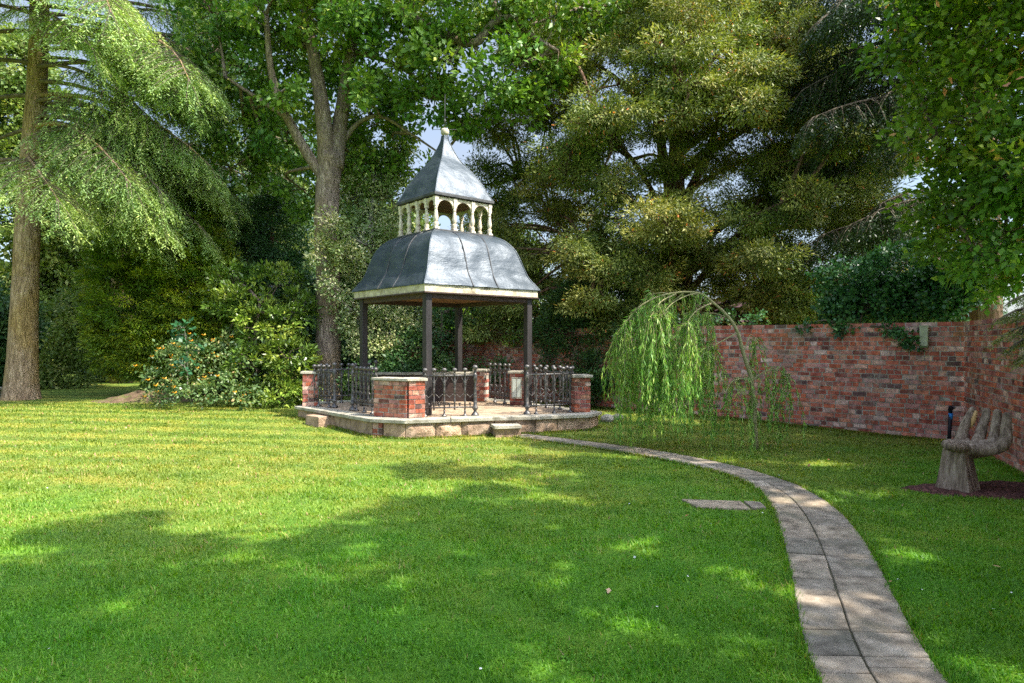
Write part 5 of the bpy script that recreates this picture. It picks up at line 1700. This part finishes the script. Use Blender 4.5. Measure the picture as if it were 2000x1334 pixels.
# ------------------------------------------------------------------ woodland beyond
bg = [(30, 28, 60, 150, 'bushy tree furthest to the left, behind the thick cedar trunk'), (170, 30, 280, 110, 'round tree seen through the cedar boughs, second from the left edge'),
      (300, 31, 380, 100, 'low tree behind the golden-green shrub'), (440, 29, 430, 90, 'tree behind the thin pale-barked tree'),
      (560, 29, 250, 110, 'tree filling the fork of the oak from behind'), (690, 31, 260, 110, 'tall tree behind the speckled holly'),
      (800, 30, 400, 90, 'tree behind the lantern of the pavilion'), (900, 27, 480, 90, 'tree seen to the right of the pavilion roof, low behind the wall'),
      (1010, 29, 470, 90, 'tree between the pavilion and the great yew'), (1130, 31, 520, 110, 'tree low behind the left boughs of the great yew'),
      (1290, 33, 540, 100, 'far tree behind the great yew trunk'), (1560, 31, 575, 90, 'far low tree above the ivy-topped wall'), (1690, 33, 585, 80, 'far tree seen below the hanging dark conifer'), (1850, 26, 560, 120, 'far tree behind the wall corner')]
for i, (px, Y, top, hw, lab) in enumerate(bg):
    x = (px - 1000) / F * Y
    zt = EYE - (top - 667) / F * Y
    rx = hw / F * Y
    rng = random.Random(100 + i)
    bl_ = []
    nlev = max(2, int(zt / 2.2))
    for k in range(nlev):
        f = (k + .5) / nlev
        z = .8 + (zt - 1.2) * f
        rr_ = rx * (1.05 - .55 * f ** 2)
        for q in range(3):
            bl_.append((np.array([x + rng.uniform(-.55, .55) * rr_, Y + rng.uniform(-.6, .6), z + rng.uniform(-.4, .4)]), np.array([rr_ * rng.uniform(.45, .65), 1.1, zt / nlev * rng.uniform(.5, .75)])))
    broad('woodland_tree', lab, 'tree', (x, Y, .07), [(x, Y, 0), (x + .1, Y, zt * .5), (x, Y, zt * .85)], bl_, [M['bg_leaf'], M['dark_leaf'], M['bg_leaf'], M['oak_leaf']][i % 4], M['bark_oak'], 110 + i,
          dens=2.2, n_per=60, rc=.42, L=.19, Wd=.12, tr=(.25, .08), twig_frac=.15, twig_r=.02, shell=.6, group='trees of the wood beyond the garden')
us = [(60, 21, 590, 110, 'dark_leaf', 'dark evergreen bush behind the foot of the cedar'), (150, 20.5, 560, 70, 'bg_leaf', 'speckled bush just right of the cedar trunk'),
      (-60, 20, 540, 90, 'dark_leaf', 'bush at the left edge behind the bench'), (215, 24, 640, 60, 'dark_leaf', 'low bush in the shady opening beyond the soil mound'),
      (480, 19.5, 620, 70, 'dark_leaf', 'dark bush behind the tall laurel'), (620, 20, 600, 70, 'dark_leaf', 'dark bush behind the foot of the oak'), (690, 19, 640, 60, 'dark_leaf', 'dark bush behind the foot of the speckled holly'),
      (790, 20, 600, 80, 'dark_leaf', 'dark bush closing the view beneath the pavilion roof'), (1085, 17.8, 600, 60, 'yew_leaf', 'olive bush behind the wall right of the pavilion'),
      (1290, 16.5, 560, 80, 'dark_leaf', 'dark bush over the wall behind the willow arch'), (1700, 15, 590, 80, 'dark_leaf', 'dark bush behind the ivy heap'), (1500, 17, 590, 60, 'dark_leaf', 'dark bush behind the yellow-green shrub')]
for i, (px, Y, top, hw, mt, lab) in enumerate(us):
    x = (px - 1000) / F * Y
    zt = EYE - (top - 667) / F * Y
    rx = hw / F * Y
    rng = random.Random(200 + i)
    bl_ = [(np.array([x + rng.uniform(-.5, .5) * rx, Y + rng.uniform(-.4, .4), zt * f]), np.array([rx * rng.uniform(.5, .75), .8, zt * .3])) for f in (.2, .25, .5, .5, .75)]
    broad('evergreen_bush', lab, 'shrub', (x, Y, .07), None, bl_, M[mt], M['twig'], 210 + i, dens=6, n_per=44, rc=.3, L=.13, Wd=.065, twig_frac=0, shell=.6, group='bushes of the understorey')

# ------------------------------------------------------------------ grass, daisies, fallen leaves
def scatter(rng, n, ymin, ymax, wmul=.98):
    u = rng.random(n)
    Y = ymin * (ymax / ymin) ** u
    X = rng.uniform(-1, 1, n) * (wmul * Y + 1.9)
    return X, Y
def keep(X, Y):
    bad = in_poly(X, Y, PATH_POLY) | in_poly(X, Y, DECK) | in_poly(X, Y, MULCH) | in_poly(X, Y, [(1.60, 6.28), (1.66, 5.98), (2.12, 5.90), (2.27, 5.94), (2.29, 6.14), (2.13, 6.20)])
    # not behind the walls
    d1 = (X - WC[0]) * .686 + (Y - WC[1]) * .727
    d2 = (X - WC[0]) * .93 + (Y - WC[1]) * -.366
    bad |= (d1 > -.02) | (d2 > -.02)
    bad |= ((X + 9.0) / 1.4) ** 2 + ((Y - 16) / .6) ** 2 < 1
    return ~bad
rng = np.random.default_rng(301)
X, Y = scatter(rng, 720000, 1.5, 15.5)
k = keep(X, Y); X, Y = X[k], Y[k]
# thin out by patchy noise so the turf is uneven
nz1 = np.sin(X * 5.1 + np.sin(Y * 3.7) * 2) * np.sin(Y * 6.3 + np.sin(X * 4.1) * 2)
k = rng.random(len(X)) < .72 + .28 * nz1
X, Y, nz1 = X[k], Y[k], nz1[k]
n = len(X)
Z = 0.07 * smooth(10.2, 12.5, Y)
sc = np.clip((Y / 3.2) ** .62, .85, 2.6)
h = rng.uniform(.012, .034, n) * (1 + .25 * nz1) * np.clip((Y / 4) ** .15, .9, 1.25)
az = rng.uniform(0, 2 * math.pi, n); lean = rng.uniform(.2, 1.3, n)
wd = rng.uniform(.0028, .0055, n) * sc
ax = np.stack([np.cos(az), np.sin(az), np.zeros(n)], 1)
perp = np.stack([-np.sin(az), np.cos(az), np.zeros(n)], 1)
P = np.stack([X, Y, Z - .002], 1)
v0 = P - perp * wd[:, None]; v1 = P + perp * wd[:, None]
v2 = P + ax * (h * lean)[:, None] + np.array([0, 0, 1.0]) * h[:, None]
V = np.stack([v0, v1, v2], 1).reshape(-1, 3)
cl_n = np.sin(X * 2.3 + 1.3 * np.sin(Y * 1.9)) * np.sin(Y * 2.7 + np.sin(X * 1.7))
rn = np.clip(rng.random(n) * .78 + .12 + .1 * cl_n + (rng.random(n) > .97) * .3, 0, 1)
o = np_mesh('grass', V, 3, np.arange(n * 3), M['grass_blade'], rnd=rn)
tag(o, 'short mown green grass covering the lawn', 'grass', kind='stuff')

# longer tufts along path edges and at the feet of walls
E = []
for t in np.linspace(2, nseg - .05, 1500):
    for s_ in (-.01, 1.01):
        x, y = path_pt(t, s_ + rng.normal() * .012)
        E.append((x, y))
for s_ in (0,):
    for i in range(nd):
        a, b = INN[i], INN[(i + 1) % nd]
        if i > 5: continue
        L = math.hypot(b[0] - a[0], b[1] - a[1]); ux, uy = (b[0] - a[0]) / L, (b[1] - a[1]) / L
        for q in range(int(L * 260)):
            u = rng.random() * L; d_ = .01 + abs(rng.normal()) * .03
            E.append((a[0] + ux * u + uy * d_, a[1] + uy * u - ux * d_))
for q in range(5000):
    t_ = rng.random() * 9; x, y = wallpt(t_, -.03 - abs(rng.normal()) * .05); E.append((x, y))
for q in range(2500):
    t_ = rng.random() * 6; x = WC[0] + W2[0] * t_ - .93 * (.03 + abs(rng.normal()) * .05); y = WC[1] + W2[1] * t_ + .366 * (.03 + abs(rng.normal()) * .05); E.append((x, y))
E = np.repeat(np.array(E), 3, 0); n = len(E); E = E + rng.normal(size=(n, 2)) * .012
az = rng.uniform(0, 2 * math.pi, n); h = rng.uniform(.02, .055, n); wd = rng.uniform(.003, .005, n) * np.clip(E[:, 1] / 5, 1, 2)
ax = np.stack([np.cos(az), np.sin(az), np.zeros(n)], 1); perp = np.stack([-np.sin(az), np.cos(az), np.zeros(n)], 1)
P = np.stack([E[:, 0], E[:, 1], 0.07 * smooth(10.2, 12.5, E[:, 1])], 1)
V = np.stack([P - perp * wd[:, None], P + perp * wd[:, None], P + ax * (h * rng.uniform(.2, .9, n))[:, None] + np.array([0, 0, 1.0]) * h[:, None]], 1).reshape(-1, 3)
o = np_mesh('edge_grass', V, 3, np.arange(n * 3), M['grass_blade'], rnd=rng.random(n))
tag(o, 'longer grass blades along the path edges, platform and wall feet', 'grass', kind='stuff')

def flat_bits(name, n, mat, size, label, cat, seed, ymin=2.4, ymax=13, zo=.03, right_bias=False, asp=1.0):
    rng = np.random.default_rng(seed)
    X, Y = scatter(rng, n, ymin, ymax)
    k = keep(X, Y)
    if right_bias: k &= rng.random(len(X)) < np.clip(.15 + X * .25, .1, 1)
    X, Y = X[k], Y[k]; n = len(X)
    P = np.stack([X, Y, zo + 0.07 * smooth(10.2, 12.5, Y)], 1)
    d = rdir(rng, n); d[:, 2] *= .25
    nr = norm(np.array([0, 0, 1.0]) + rng.normal(size=(n, 3)) * .25)
    s = size * rng.uniform(.6, 1.3, n)
    a = leaf_quads(P, d, nr, s, s * asp, .05)
    o = np_mesh(name, a, 4, np.arange(n * 4), mat, rnd=rng.random(n))
    tag(o, label, cat, kind='stuff')
rng = np.random.default_rng(303)
X, Y = scatter(rng, 60000, 2.2, 9.0)
k = keep(X, Y) & (np.sin(X * 3.3 + np.sin(Y * 2.9) * 2.2) * np.sin(Y * 4.1 + np.sin(X * 3.1) * 2) + rng.normal(size=len(X)) * .35 > .1); X, Y = X[k], Y[k]; n = len(X)
P = np.stack([X, Y, rng.uniform(.014, .032, n)], 1)
d = rdir(rng, n); d[:, 2] *= .3
v = leaf_quads(P, d, norm(np.array([0, 0, 1.0]) + rng.normal(size=(n, 3)) * .4), rng.uniform(.008, .018, n), rng.uniform(.007, .014, n), .1)
o = np_mesh('clover', v, 4, np.arange(n * 4), M['grass_blade'], rnd=np.clip(rng.random(n) * .7 + .1, 0, 1))
tag(o, 'low clover leaves growing in patches through the near turf', 'clover', kind='stuff')
flat_bits('daisies', 330, M['daisy'], .016, 'tiny white daisies and clover heads dotted in the lawn', 'flowers', 401, right_bias=True)
flat_bits('fallen_leaves', 130, M['dry_leaf'], .045, 'few dry brown leaves fallen on the grass', 'leaves', 402, right_bias=True, asp=.6, zo=.026)
